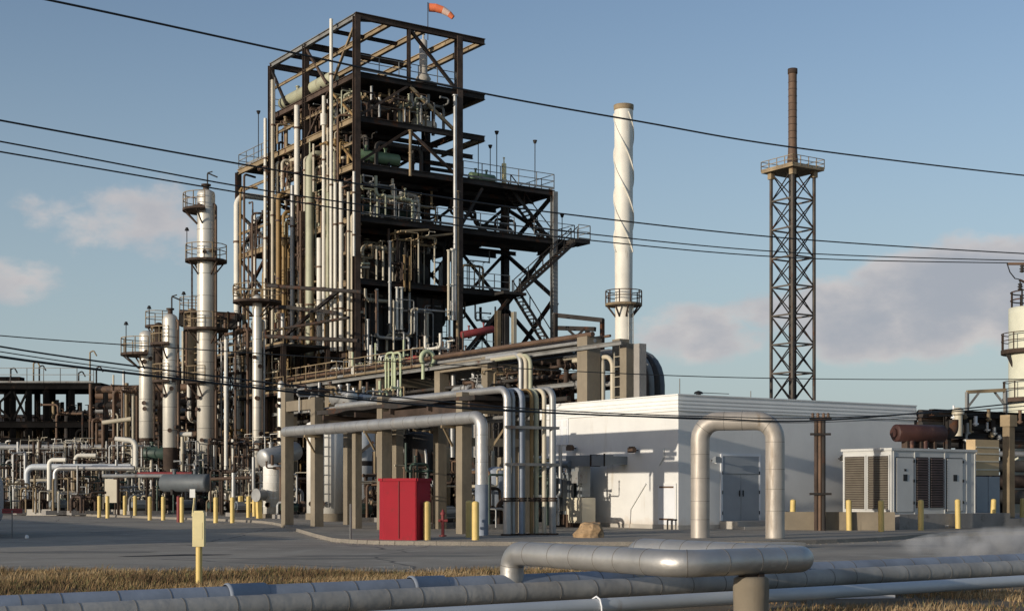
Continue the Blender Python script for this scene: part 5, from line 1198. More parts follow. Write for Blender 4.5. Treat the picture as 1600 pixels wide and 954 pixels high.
vtank(775, 60, .5, 735, 800, 'blue_grey_clad', 'squat blue grey tank behind the silver drop pipe', .4)
vtank(690, 66, .4, 700, 800, 'tan_steel', 'narrow tan vessel under the rack near the hydrant', .5)
drum('exchanger', at(412, 716, 82), at(462, 704, 84), .55, 'grey_pipe', 'grey horizontal exchanger above the short white tank', 2, 'exchanger')
m = MB(); c = gnd(400, 800, 0); c = Vector(((404 - 800) / F * 78, 78, zat(773, 78))); m.cyl(c - Vector((.1, .12, 0)), c + Vector((.2, .35, 0)), .33, n=20); m.cyl(c - Vector((.12, .15, 0)), c - Vector((.08, .1, 0)), .37, n=20); o = m.build('manhole_drum', 'grey_pipe', None, loc=c, label='grey round end plate of a small drum beside the short white tank', category='drum')
m = MB(); m.bar(Vector((c.x + .03, c.y + .1, 0)), c - Zv * .2, .25, .3); g_ = m.build('pedestal', 'yellow_paint', o)
# jumble under the rack, at its real places
U = 0
NAMES = [('pump_skid', 'pump')]
def skid(px, Y, label, seed, w=2.0, hgt=2.0, cat='pump skid', mats=('rust_steel', 'grey_pipe', 'brown_pipe', 'dark_green', 'tan_steel', 'cream_pipe'), nm='pump_skid'):
    q = random.Random(seed); c = Vector(((px - 800) / F * Y, Y, PADZ)); G = Grid(c.x, c.y)
    root = thing(nm, label, cat, c)
    m = MB(); m.gb(G, -w / 2, w / 2, -.5, .5, PADZ - .05, PADZ + .22); m.build('base', 'grey_concrete', root)
    m = MB(); p = G(-w * .3, 0, PADZ + .62); m.cyl(p, p + Bv * w * .35, .27, n=12); m.cyl(p - Bv * .12, p, .2, n=12)
    for i in range(8):
        a = 2 * pi * i / 8; rr_ = p + (Av * cos(a) + Zv * sin(a)) * .28; m.bar(rr_, rr_ + Bv * w * .33, .04)
    m.build('motor', q.choice(['dark_green', 'grey_box', 'rust_steel']), root)
    m = MB(); p2 = p + Bv * (w * .35 + .05); m.cyl(p2, p2 + Bv * .25, .08, n=8); m.lathe(p2 + Bv * .25, [(.1, 0), (.34, .02), (.34, .22), (.15, .3), (.01, .3)], 14, Bv); m.build('pump_casing', 'rust_steel', root)
    m = MB(); m.gb(G, -w * .3, -w * .3 + w * .3, -.22, .22, PADZ + .22, PADZ + .4); m.gb(G, w * .12, w * .35, -.2, .2, PADZ + .22, PADZ + .34); m.build('bedplate', 'dark_steel', root)
    for i in range(5):
        m = MB(); m.manifold(G(q.uniform(-w / 2, w / 3), q.uniform(-.5, .9), q.uniform(.8, hgt)), q.choice([Av, Bv, Bv]), q.uniform(.8, w), q.uniform(.04, .11), q, PADZ + .1, hgt + .6, q.randint(2, 4)); m.build('pipework', q.choice(mats), root)
    return root
for i, (px, Y, lab) in enumerate(((640, 58, 'rusty pump skid in the shade behind the red bin'), (705, 60, 'rusty pump skid between the rack columns behind the hydrant'), (765, 57, 'pump skid with grey pipes behind the silver drop pipe'), (575, 70, 'pump skid at the foot of the shade-coloured white tank'), (460, 78, 'pump skid between the short white tank and the rack'), (820, 60, 'pump skid behind the row of drop pipes'), (735, 68, 'pump skid deep under the rack by the far columns'), (620, 70, 'pump skid deep in the rack shade left of the domed vessel'))):
    skid(px, Y, lab, 300 + i, 2.2, 3.0)

# ================================================================== HIGH CONCRETE RACK BEHIND
R2 = Grid(3.78, 70.0)
r2 = thing('high_rack', 'long high concrete pipe rack crossing before the tower', 'pipe rack', R2(0, 0, 0))
for t, z in ((0, 9.2), (9.0, 8.9), (14.0, 8.6), (21, 8.6), (28, 8.6), (34, 8.6)):
    for u in ((0, 4.2) if t else (0, 2.0)):
        w = .82 if (t == 0 and u == 0) else .6
        gbm(r2, R2, u - w / 2, u + w / 2, t - w / 2, t + w / 2, -.1, z, 'concrete', 'column')
    gbm(r2, R2, .42, 3.88 if t else 1.68, t - .25, t + .25, 8.0 if t else 7.6, 8.55 if t else 8.1, 'concrete', 'beam')
    gbm(r2, R2, .42, 3.88 if t else 1.68, t - .25, t + .25, 5.6, 6.1, 'concrete', 'beam')
gbm(r2, R2, -.3, .3, 9.32, 13.68, 8.35, 8.85, 'concrete', 'beam')
for z, a, b in ((8.62, -3.2, 36), (6.9, .5, 36)): 
    m = MB(); m.ib(R2(-.5, a, z), R2(-.5, b, z), .16, .2); m.build('side_beam', 'grey_steel', r2)
q = random.Random(77)
for i in range(18):
    u = -.2 + i * .27; r = q.choice([.07, .1, .13, .17]); z = 8.9 + r + (.0 if i % 3 else .25); mt = q.choice(['grey_pipe', 'tan_steel', 'brown_pipe', 'grey_green_pipe', 'dark_vessel', 'grey_pipe'])
    m = MB(); m.cyl(R2(u, (-1.0 if u < 1.2 else 3.5) + q.uniform(0, 2), z), R2(u, 36, z), r, n=8); m.build('rack_pipe', mt, r2)
for i in range(16):
    u = .1 + i * .27; r = q.choice([.1, .14, .2, .26]); z = q.choice((7.1, 6.3, 6.6, 7.5)); mt = q.choice(['dark_vessel', 'dark_steel', 'rust_steel', 'brown_pipe', 'dark_vessel', 'grey_pipe'])
    m = MB(); m.cyl(R2(u, q.uniform(.5, 4), z), R2(u, 35, z), r, n=8); m.build('rack_pipe', mt, r2)
for i in range(26):
    t = q.uniform(2.5, 12); m = MB(); m.manifold(R2(q.uniform(-.3, 3), t, q.uniform(6, 8)), q.choice([Av, Bv]), q.uniform(1.5, 4), q.uniform(.06, .16), q, 3.5, 8.3, 4); m.build('pipework', q.choice(['dark_vessel', 'rust_steel', 'grey_pipe', 'tan_steel', 'brown_pipe']), r2)
for i in range(16):
    t = q.uniform(13, 35); m = MB(); m.manifold(R2(q.uniform(-.5, 3), t, q.uniform(9.3, 10.2)), q.choice([Av, Bv]), q.uniform(.8, 2.2), q.uniform(.04, .1), q, 8.9, 10.8, 4); m.build('valve_manifold', q.choice(['rust_steel', 'pale_green', 'grey_pipe', 'tan_steel', 'brown_pipe', 'white_pipe']), r2)
for a, b in ((15, 25), (26, 35)):
    m = MB(); m.rail([R2(-.6, a, 8.8), R2(-.6, b, 8.8)], 1.1, 1.4, .03); m.build('railing', 'tan_steel', r2)
m = MB(); m.gb(R2, .4, 3.8, 14.3, 35, 8.86, 8.9); m.build('walkway', 'deck_steel', r2)
# pale green goosenecks on the rack
for i, (px, lab) in enumerate(((603, 'pale green double gooseneck pipe on the high rack'), (613, 'pale green gooseneck pipe behind the double one'), (668, 'pale ring shaped gooseneck on the high rack'))):
    u = -.62; v = R2.v_at(px, u); p = R2(u, v, 0); root = thing('gooseneck_pipe', lab, 'pipe', R2(u, v, 8.3))
    if i < 2:
        m = MB(); z1 = zat(552, p.y); m.tube([R2(u, v, 7.6), R2(u, v, z1), R2(u, v - 1.0, z1), R2(u, v - 1.0, 7.6)], .07, 8, bend=.3); m.build('pipe', 'pale_green', root)
        m = MB(); m.tube([R2(u - .2, v - .35, 7.6), R2(u - .2, v - .35, z1 - .3), R2(u - .2, v - .7, z1 - .3), R2(u - .2, v - .7, 7.6)], .055, 8, bend=.17); m.build('inner_pipe', 'pale_green', root)
    else:
        z1 = zat(560, p.y); m = MB(); m.tube([R2(u, v, z1) + (Bv * cos(a) + Zv * sin(a)) * .42 for a in [pi * 1.25 - k * 2 * pi * .8 / 14 for k in range(15)]], .13, 10); m.build('pipe', 'pale_green', root)
        m = MB(); m.cyl(R2(u, v, z1) + (Bv * cos(pi * 1.25) + Zv * sin(pi * 1.25)) * .42 - Zv * .9, R2(u, v, z1) + (Bv * cos(pi * 1.25) + Zv * sin(pi * 1.25)) * .42, .1, n=8); m.build('stem', 'pale_green', root)
c = R2(.4, R2.v_at(650, .4), 9.4); rm = thing('red_valve', 'red valve actuators sitting on the high rack between green pipes', 'valve', c)
for i in range(3):
    m = MB(); m.cyl(c + Av * (i * .5), c + Av * (i * .5) + Zv * .25, .2, n=10); m.cyl(c + Av * (i * .5) - Zv * .5, c + Av * (i * .5), .06, n=6); m.build('actuator', 'red_paint', rm)
# pipes bending down at the near end of the rack
for i, (px, top, r, mt, lab) in enumerate(((814, 552, .13, 'grey_pipe', 'grey pipe bending off the high rack, left of three'), (822, 553, .12, 'cream_pipe', 'cream pipe bending off the high rack, middle of three'), (829, 554, .11, 'grey_green_pipe', 'olive pipe bending off the high rack, right of three'), (942, 552, .12, 'cream_pipe', 'cream pipe bending down behind the white roof beside the big column'), (957, 556, .11, 'cream_pipe', 'second cream pipe bending down behind the white roof'))):
    u = -.9 if px < 900 else .6; v = R2.v_at(px, u); p = R2(u, v, 0); z1 = zat(top, p.y); root = thing('bend_pipe', lab, 'pipe', R2(u, v, 0))
    m = MB(); m.tube([R2(u, v + 3.2, z1), R2(u, v, z1), R2(u, v, 3)], r, 12, bend=.55); m.build('pipe', mt, root)
    m = MB(); m.cyl(R2(u, v, 6.0), R2(u, v, 6.08), r + .06, n=12); m.build('flange', 'rust_steel', root)
for i, px in enumerate((966,)):
    m = MB(); u = .62; v = R2.v_at(px, u); m.ladder(R2(u, v, 4), R2(u, v, 8.4), Av, .6); m.build('ladder', 'cream_pipe', r2)
# big rounded ducts at the near end
DN = ['innermost of the seven', 'second of the seven', 'third of the seven', 'middle one of the seven', 'fifth of the seven', 'sixth of the seven', 'outermost of the seven']
tb = R2.v_at(1033, 5.3)
for i in range(7):
    u = 3.2 + .35 * i; r = .2; mt = ('grey_steel', 'dark_vessel', 'grey_pipe', 'rust_steel', 'grey_steel', 'dark_vessel', 'dark_grey')[i]
    root = thing('bend_duct', 'round duct bending down behind the white roof, ' + DN[i], 'duct', R2(u, tb, 0), 'ducts bending down behind the white roof'); zt = 9.0 - r
    m = MB(); m.tube([R2(u, 14, zt), R2(u, tb, zt), R2(u, tb, 0)], r, 14, bend=1.7); m.build('duct', mt, root)
    for zz in (4.6, 6.2):
        m = MB(); m.cyl(R2(u, tb, zz), R2(u, tb, zz + .06), r + .04, n=14); m.build('joint_band', 'clad_seam', root)
for px, w, mt in ((980, .5, 'concrete'), (1000, .42, 'grey_concrete')):
    u = .2; v = R2.v_at(px, u); z1 = zat(537, R2(u, v, 0).y); gbm(r2, R2, u - w / 2, u + w / 2, v - w / 2, v + w / 2, 0, z1, mt, 'column')
# steel frame on top right (dark portal) 
bmr = MB(); a = R2(5, R2.v_at(865, 5), 0); Y = 96
def dk(px, py, Y): return at(px, py, Y)
pfr = thing('steel_gantry', 'dark steel gantry between the tower wing and the white stack', 'gantry', Vector((4, Y, 0)))
for p, q_ in (((866, 492), (942, 500)), ((866, 512), (930, 514))): m = MB(); m.bar(dk(*p, 99), dk(*q_, 97), .25, .3); m.build('beam', 'dark_steel', pfr)
for px, py in ((941, 498), (918, 512), (868, 490)): m = MB(); p = dk(px, py, 97.5); m.bar(Vector((p.x, p.y, 0)), p, .24); m.build('post', 'dark_steel', pfr)
for p, q_ in (((885, 512), (915, 540)), ((915, 512), (885, 540))): m = MB(); m.bar(dk(*p, 97.4), dk(*q_, 97.4), .16); m.build('brace', 'dark_steel', pfr)
# process block behind the high rack, right of the tower foot
pb_ = thing('process_block', 'dense dark pipework block under the right tower wing', 'process unit', TG(12, 2, 0))
q = random.Random(99)
for i in range(40):
    u = q.uniform(4.5, 17); v = q.uniform(-5, 6); m = MB(); m.manifold(TG(u, v, q.uniform(4, 10)), q.choice([Av, Bv, Bv]), q.uniform(2, 4.5), q.uniform(.07, .22), q, 1, 11.5, q.randint(2, 5)); m.build('pipework', q.choice(['dark_vessel', 'rust_steel', 'brown_pipe', 'grey_pipe', 'dull_red', 'dark_steel', 'tan_steel']), pb_)
for px, y0, w, mt in ((778, 485, .3, 'tan_steel'), (803, 487, .26, 'cream_pipe'), (790, 490, .3, 'dark_steel')):
    Y = 92; p = at(px, y0, Y); m = MB(); m.ib(Vector((p.x, p.y, 0)), p, w, w); m.build('column', mt, pb_)
drum('exchanger', at(722, 523, 97), at(770, 514, 98), .26, 'dull_red', 'red horizontal exchanger behind the high rack', 2, 'exchanger')
m = MB(); m.gb(TG, 9, 17, -2, 4, 0, 5.5); m.build('dark_casing', 'dark_vessel', pb_)

# ================================================================== STACKS
sY = 96.0; sx = (974.5 - 800) / F * sY; c = Vector((sx, sY, 0))
ws = thing('white_stack', 'tall white chimney stack with spiral strakes and a ring platform', 'chimney', c)
r0 = 14.6 / F * sY; zt = zat(166, sY); zm = zat(470, sY)
m = MB(); m.lathe(c, [(r0 * .93, 0), (r0 * .93, zm), (r0 * .97, zm + 4), (r0, zt)], 30); m.build('shell', 'white_pipe', ws)
m = MB(); m.lathe(c, [(r0 + .01, zt - .3), (r0 + .04, zt - .25), (r0 + .05, zt + .05), (r0 - .08, zt + .05), (r0 - .1, zt - .6)], 30); m.build('rim', 'tan_steel', ws)
for s in range(3):
    vs = []; n = 90; z0 = zat(480, sY) + 8.0
    for i in range(n + 1):
        z_ = zat(395, sY) + (zt - .5 - zat(395, sY)) * i / n; a = s * 2 * pi / 3 - z_ * 2 * pi / 8.5; e = Vector((cos(a), sin(a), 0)); tg = Vector((-sin(a), cos(a), 0)) * .03
        vs += [c + e * (r0 - .02) + Zv * z_ - tg, c + e * (r0 + .075) + Zv * z_ - tg, c + e * (r0 + .075) + Zv * z_ + tg, c + e * (r0 - .02) + Zv * z_ + tg]
    fs_ = []
    for i in range(n):
        o = i * 4; p_ = o + 4; fs_ += [(o, o + 1, p_ + 1, p_), (o + 1, o + 2, p_ + 2, p_ + 1), (o + 2, o + 3, p_ + 3, p_ + 2)]
    m = MB(); m.add(vs, fs_); m.build('strake', 'white_pipe', ws)
zp = zat(478, sY); m = MB(); m.ringdeck(c + Zv * zp, r0, r0 + .62, t=.16, n=20); pl = m.build('platform', 'tan_steel', ws)
m = MB(); m.ringrail(c + Zv * (zp + .16), r0 + .58, n=20, r=.03, h=.85); m.build('railing', 'rust_steel', pl)
for i in range(8):
    a = 2 * pi * i / 8 + .2; e = Vector((cos(a), sin(a), 0)); m = MB(); m.bar(c + e * (r0 + .55) + Zv * zp, c + e * (r0 * .9) + Zv * (zp - .75), .09); m.build('bracket', 'rust_steel', pl)
m = MB(); e = Vector((.6, -.8, 0)); m.ladder(c + e * (r0 + .1) + Zv * 6, c + e * (r0 + .1) + Zv * zp, Vector((.8, .6, 0)), .4); m.build('ladder', 'white_pipe', ws)
# flare stack in a lattice mast
fY = 110.0; S = 2.34; fx = (1238.5 - 800) / F * fY; FG = Grid(fx, fY)
fl = thing('flare_mast', 'square steel lattice mast carrying a rusty flare pipe with a railed platform', 'mast', FG(0, 0, 0))
zt = zat(262, fY); LEG = ((0, 0), (S, 0), (S, S), (0, S))
for u, v in LEG: m = MB(); m.bar(FG(u, v, 0), FG(u, v, zt), .19); m.build('leg', 'mast_steel', fl)
nb = 9; zs = [zt * i / nb for i in range(nb + 1)]
zs = [zat(262 + 45.5 * i, fY) for i in range(9)] + [5.0, 2.5, .3]
zs = zs[::-1]
for a, b in ((0, 1), (1, 2), (2, 3), (3, 0)):
    for z0, z1 in zip(zs[:-1], zs[1:]):
        (ua, va), (ub, vb) = LEG[a], LEG[b]; zmid = (z0 + z1) / 2
        m = MB(); m.bar(FG(ua, va, z0), FG(ub, vb, z1), .07); m.build('brace', 'dark_steel', fl)
        m = MB(); m.bar(FG(ub, vb, z0), FG(ua, va, z1), .07); m.build('brace', 'dark_steel', fl)
    m = MB()
    for z0 in zs[1:-1]: pass
for z0 in zs[1:-1]:
    m = MB(); P4 = [FG(u, v, z0) for u, v in LEG]
    for a, b in zip(P4, P4[1:] + P4[:1]): m.bar(a, b, .09, .12)
    m.build('ring_beam', 'mast_steel', fl)
fc = FG(S * .5, S * .5, 0)
fc = FG(S * .36, S * .36, 0)
m = MB(); m.cyl(fc, fc + Zv * zt, .30, n=14); m.build('lower_pipe', 'dark_vessel', fl)
m = MB(); m.lathe(fc, [(.42, zt), (.42, zt + .9), (.36, zt + 1.4), (.335, zt + 2.2), (.33, zat(101, fY))], 18); up_ = m.build('flare_pipe', 'brown_pipe', fl)
m = MB(); 
m.lathe(fc, [(.33, zat(101, fY) - .4), (.38, zat(101, fY) - .38), (.38, zat(101, fY)), (.3, zat(101, fY)), (.28, zat(101, fY) - .5)], 18); m.build('tip', 'rust_steel', up_)
for i in range(9):
    z_ = zt + 2.5 + i * .55; m = MB(); m.lathe(fc, [(.33, z_), (.36, z_ + .03), (.33, z_ + .06)], 16); m.build('joint_ring', 'rust_steel', up_)
o2 = .55; m = MB(); m.gb(FG, -o2, S + o2, -o2, S + o2, zt, zt + .14); 
for u, v in LEG: m.gb(FG, u - .2, u + .2, v - .2, v + .2, zt - .5, zt - .002)
pl = m.build('platform', 'tan_steel', fl)
m = MB(); m.rail([FG(-o2, -o2, zt + .14), FG(S + o2, -o2, zt + .14), FG(S + o2, S + o2, zt + .14), FG(-o2, S + o2, zt + .14), FG(-o2, -o2, zt + .14)], .75, .8, .025); m.build('railing', 'tan_steel', pl)

# ================================================================== PROCESS COLUMNS AT THE LEFT
def column(px, Y, wpx, ytop, ybot, label, plats=(), mat='column_clad', davit=False, ladder=None, cone=None, downpipe=None, nm='process_column'):
    r = wpx / 2 / F * Y; c = Vector(((px - 800) / F * Y, Y, 0)); root = thing(nm, label, 'column', c)
    z1 = zat(ytop, Y); z0 = max(zat(ybot, Y), .3)
    m = MB(); m.lathe(c, [(r * .6, z0 - .02), (r, z0 + .3), (r, z1 - .3), (r * .92, z1 - .1), (r * .5, z1 + .05), (.01, z1 + .08)], 24); m.build('shell', mat, root)
    m = MB(); m.cyl(c - Zv * .1, c + Zv * (z0 + .3), r * .96, n=18); m.build('skirt', 'rust_steel', root)
    m = MB()
    zz = z0 + 1.4; 
    while zz < z1 - .5: m.lathe(c, [(r, zz), (r + .018, zz + .015), (r, zz + .03)], 24); zz += 1.55
    o = m.build('seam_band', 'clad_seam', root); o['kind'] = 'stuff'
    for (py, ext, a0, a1) in plats:
        z_ = zat(py, Y); m = MB(); m.ringdeck(c + Zv * z_, r + .01, r + ext, a0, a1, .16, 14); p = m.build('platform', 'rust_steel', root)
        m = MB(); m.ringrail(c + Zv * (z_ + .16), r + ext - .05, a0, a1, 1.05, 12, .028); m.build('railing', 'tan_steel', p)
        for i in range(4):
            a = a0 + (a1 - a0) * (i + .5) / 4; e = Vector((cos(a), sin(a), 0)); m = MB(); m.bar(c + e * (r + ext * .9) + Zv * z_, c + e * (r * .98) + Zv * (z_ - .9), .08); m.build('bracket', 'rust_steel', p)
    if davit:
        m = MB(); e = c + Zv * z1; m.tube([e + Vector((.1, 0, -.2)), e + Vector((.1, 0, 1.25)), e + Vector((.8, 0, .95))], .055, 6, bend=.1); m.bar(e + Vector((.1, 0, 1.25)), e + Vector((.45, 0, 1.35)), .07); m.build('davit', 'black', root)
        m = MB(); m.cyl(e - Zv * .05, e + Zv * .45, r * .35, n=10); m.cyl(e + Zv * .35, e + Zv * .45, r * .55, n=10); m.build('top_nozzle', 'rust_steel', root)
    if ladder:
        a, (y0, y1) = ladder; e = Vector((cos(a), sin(a), 0)); m = MB(); m.ladder(c + e * (r + .35) + Zv * zat(y1, Y), c + e * (r + .35) + Zv * zat(y0, Y), Vector((-e.y, e.x, 0)), .45)
        for k in range(int((zat(y0, Y) - zat(y1, Y)) / 1.2)):
            zz = zat(y1, Y) + k * 1.2; m.bar(c + e * r + Zv * zz, c + e * (r + .35) + Zv * zz, .04)
        m.build('ladder', 'rust_steel', root)
    if downpipe:
        a, rp, mt, (y0, y1) = downpipe; e = Vector((cos(a), sin(a), 0)); m = MB(); b = c + e * (r + rp + .08); m.tube([c + e * r * .5 + Zv * zat(y0, Y), b + Zv * zat(y0, Y), b + Zv * zat(y1, Y)], rp, 10, bend=rp * 3); m.build('downpipe', mt, root)
    rq_ = random.Random(int(px)); 
    for i in range(6):
        a = -pi / 2 + rq_.uniform(-1, 1); e = Vector((cos(a), sin(a), 0)); zz = rq_.uniform(z0 + 1, z1 - 1); m = MB(); m.cyl(c + e * r * .9 + Zv * zz, c + e * (r + .2) + Zv * zz, .09, n=8); m.cyl(c + e * (r + .16) + Zv * zz, c + e * (r + .22) + Zv * zz, .15, n=10); m.build('nozzle', 'rust_steel', root)
    return root, c
FULL = (0, 2 * pi); LEFT = (pi * .55, pi * 1.55)
column(322, 100, 28, 298, 735, 'tallest silver process column with three railed platforms', ((331, 1.0, *LEFT), (410, .85, 0, 2 * pi), (517, .95, 0, 2 * pi), (600, .8, *LEFT)), davit=True, ladder=(pi * 1.02, (410, 515)), downpipe=(-.35, .09, 'brown_pipe', (320, 730)))
column(266, 95, 23, 492, 705, 'silver process column second from the left, with a small davit', ((540, .8, *LEFT), (598, .7, *LEFT)), davit=True, downpipe=(-.4, .08, 'brown_pipe', (500, 700)))
column(229, 99, 23, 518, 690, 'shortest silver process column, farthest left of the three', ((556, 1.25, pi * .6, pi * 1.6),), downpipe=(-.4, .07, 'rust_steel', (530, 690)))
column(402, 97, 15, 462, 740, 'slim pale process column before the tower left wing, with one wide platform', ((474, 1.35, 0, 2 * pi),), downpipe=(.2, .06, 'grey_pipe', (500, 730)))
column(371, 103, 14, 556, 700, 'short white column between the tall pole and the slim column', ((585, .5, 0, 2 * pi),))
column(439, 95, 11, 596, 740, 'thin white column behind the concrete rack corner', ())
column(248, 108, 14, 505, 700, 'rusty narrow column between the two left silver columns', ((512, .7, 0, 2 * pi),), 'rust_steel')
column(300, 110, 16, 483, 700, 'rusty narrow column behind the tallest silver one', ((490, .6, 0, 2 * pi),), 'tan_steel')
# slim white pole
p = Vector(((353 - 800) / F * 92, 92, 0)); wp_ = thing('white_pole', 'slim white vent pipe standing free between the columns', 'pipe', p); m = MB(); m.cyl(p, p + Zv * zat(530, 92), .115, n=10); m.build('pipe', 'white_pipe', wp_); m = MB(); m.cyl(p, p + Zv * .1, .25, n=10); m.build('flange', 'rust_steel', wp_)
# overhead duct behind the columns
dd_ = thing('overhead_duct', 'dark horizontal duct crossing behind the tallest column', 'duct', at(327, 500, 112)); m = MB(); a, b = at(282, 497, 112), at(372, 502, 112); m.bar(a, b, 1.2, 1.25); m.build('duct', 'dark_steel', dd_)
for f in (.1, .4, .7, .95): m = MB(); c = a + (b - a) * f; m.ib(Vector((c.x, c.y, 0)), c - Zv * .6, .3, .3); m.build('support', 'rust_steel', dd_)
for f in (.25, .55, .85): m = MB(); c = a + (b - a) * f; m.box(c, .12, 1.32, 1.34, b - a, Vector((0, 1, 0))); m.build('stiffener', 'rust_steel', dd_)

# lamp masts among the left columns
for px, y0, Y, lab in ((197, 505, 97, 'thin lamp mast left of the silver columns'), (233, 480, 99, 'thin lamp mast above the shortest silver column'), (292, 358, 100.5, 'thin lamp mast beside the upper platform of the tallest column'), (287, 458, 100.5, 'lamp arm at mid height of the tallest column')):
    p = at(px, y0, Y); z0 = {505: zat(556, Y), 480: zat(520, Y), 358: zat(405, Y), 458: zat(520, Y)}[y0]
    root = thing('lamp_mast', lab, 'lamp', (p.x, p.y, z0)); m = MB(); m.cyl(Vector((p.x, p.y, z0)), p, .03, n=6); m.build('mast', 'dark_steel', root); m = MB(); m.cyl(p - Zv * .1, p + Zv * .12, .17, .08, n=10); m.build('lamp', 'black', root)

# ================================================================== LEFT STEEL STRUCTURES AND PIPE FIELD
Lg = Vector((1, 0, 0))
ls = thing('steel_platform', 'dark steel platform with railings at the far left of the plant', 'platform', at(80, 762, 116))
lY = 116
def X(px, Y=lY): return (px - 800) / F * Y
zt = zat(600, lY)
for px in (-30, 20, 45, 72, 112, 157):
    for dy in (0, 6): m = MB(); m.ib(Vector((X(px), lY + dy, 0)), Vector((X(px), lY + dy, zt)), .42, .42); m.build('column', 'black_steel', ls)
for z_, h in ((zt - .2, .42), (zat(663, lY), .5), (zat(688, lY), .4)):
    for dy in (-.25, 6): m = MB(); m.ib(Vector((X(-60), lY + dy, z_)), Vector((X(160), lY + dy, z_)), .3, h); m.build('beam', 'black_steel', ls)
m = MB(); m.hexa([Vector((x, y, z)) for z in (zt, zt + .1) for x, y in ((X(-60), lY - .4), (X(160), lY - .4), (X(160), lY + 6.3), (X(-60), lY + 6.3))]); m.build('deck', 'black_steel', ls)
m = MB(); m.hexa([Vector((x, y, z)) for z in (zat(668, lY), zat(667, lY)) for x, y in ((X(-60), lY), (X(157), lY), (X(157), lY + 6), (X(-60), lY + 6))]); m.build('deck', 'black_steel', ls)
m = MB(); m.rail([Vector((X(-60), lY - .3, zt + .1)), Vector((X(148), lY - .3, zt + .1))], 1.2, 1.3, .026); m.build('railing', 'grey_steel', ls)
for a, b in ((-28, 18), (22, 43)):
    m = MB(); m.bar(Vector((X(a), lY - .1, zat(655, lY))), Vector((X(b), lY - .1, zt - .6)), .16); m.build('brace', 'black_steel', ls)
    m = MB(); m.bar(Vector((X(b), lY - .1, zat(655, lY))), Vector((X(a), lY - .1, zt - .6)), .16); m.build('brace', 'black_steel', ls)
m = MB(); m.box(Vector((X(5), lY + 1, zt + .4)), 2.4, 1.2, .5); m.build('hatch', 'black_steel', ls)
for px, h, mt in ((10, 1.2, 'black'), (46, 1.7, 'tan_steel'), (55, 1.4, 'black'), (117, .9, 'black'), (135, 2.6, 'tan_steel'), (145, 1.3, 'dark_steel')):
    p = Vector((X(px), lY + 1, zt + .1)); m = MB(); m.cyl(p, p + Zv * h, .07, n=6)
    m.tube([p + Zv * h, p + Zv * h + Vector((.3, 0, .15)), p + Zv * (h - .3) + Vector((.55, 0, 0))], .06, 6, bend=.12); m.build('valve_stem', mt, ls)
q = random.Random(5)
for i in range(30):
    m = MB(); m.manifold(Vector((X(q.uniform(-30, 140)), lY + q.uniform(-.5, 5), q.uniform(1.5, 8))), q.choice([Lg, Lg, Vector((0, 1, 0))]), q.uniform(1.5, 5), q.uniform(.06, .22), q, 0, 9, q.randint(3, 6)); m.build('pipework', q.choice(['rust_steel', 'dark_vessel', 'brown_pipe', 'dark_vessel', 'grey_pipe', 'dark_steel', 'rust_steel', 'black_steel', 'dark_grey', 'tan_steel']), ls)
for i in range(5):
    m = MB(); c = Vector((X(q.uniform(-20, 140)), lY + 3.5, 0)); r = q.uniform(.4, .9); h = q.uniform(4, 8.5); m.lathe(c, [(r, 0), (r, h), (r * .5, h + .3), (.01, h + .32)], 16); m.build('vessel', q.choice(['dark_vessel', 'tan_steel', 'dark_green', 'rust_steel']), ls)
# middle left rack running away
lr = thing('field_rack', 'brown steel pipe rack between the dark platform and the silver columns', 'pipe rack', Vector((X(190, 108), 108, 0)))
for i in range(6):
    for y_ in (106, 110):
        m = MB(); c = Vector((X(165 + i * 17, y_), y_, 0)); m.ib(c, c + Zv * (zat(612 - i * 2, 108)), .3, .3); m.build('column', q.choice(['rust_steel', 'dark_steel', 'tan_steel']), lr)
for i in range(15):
    z_ = zat(612 + i * 7.5, 108); y_ = 106 + (i * 1.7) % 5; m = MB(); m.cyl(Vector((X(150, y_), y_, z_ + q.uniform(-.1, .1))), Vector((X(340, y_), y_, z_ + q.uniform(-.1, .3))), q.choice([.1, .14, .2, .28]), n=8); m.build('rack_pipe', q.choice(['rust_steel', 'dark_vessel', 'grey_pipe', 'brown_pipe', 'dark_steel', 'tan_steel']), lr)
for i in range(26):
    m = MB(); m.manifold(Vector((X(q.uniform(165, 420), 104), 104 + q.uniform(-3, 4), q.uniform(1.5, 9))), q.choice([Lg, Av, Bv]), q.uniform(1.5, 4), q.uniform(.06, .18), q, 0, 9.5, q.randint(3, 6)); m.build('pipework', q.choice(['rust_steel', 'brown_pipe', 'tan_steel', 'grey_pipe', 'cream_pipe', 'ochre_pipe', 'dark_vessel', 'white_pipe']), lr)
for i in range(14):
    y_ = 105; x_ = X(q.uniform(165, 430), y_); m = MB(); z1 = q.uniform(4, 11); m.cyl(Vector((x_, y_, 0)), Vector((x_, y_, z1)), q.choice([.07, .1, .13]), n=8); m.build('standpipe', q.choice(['cream_pipe', 'white_pipe', 'tan_steel', 'grey_pipe']), lr)
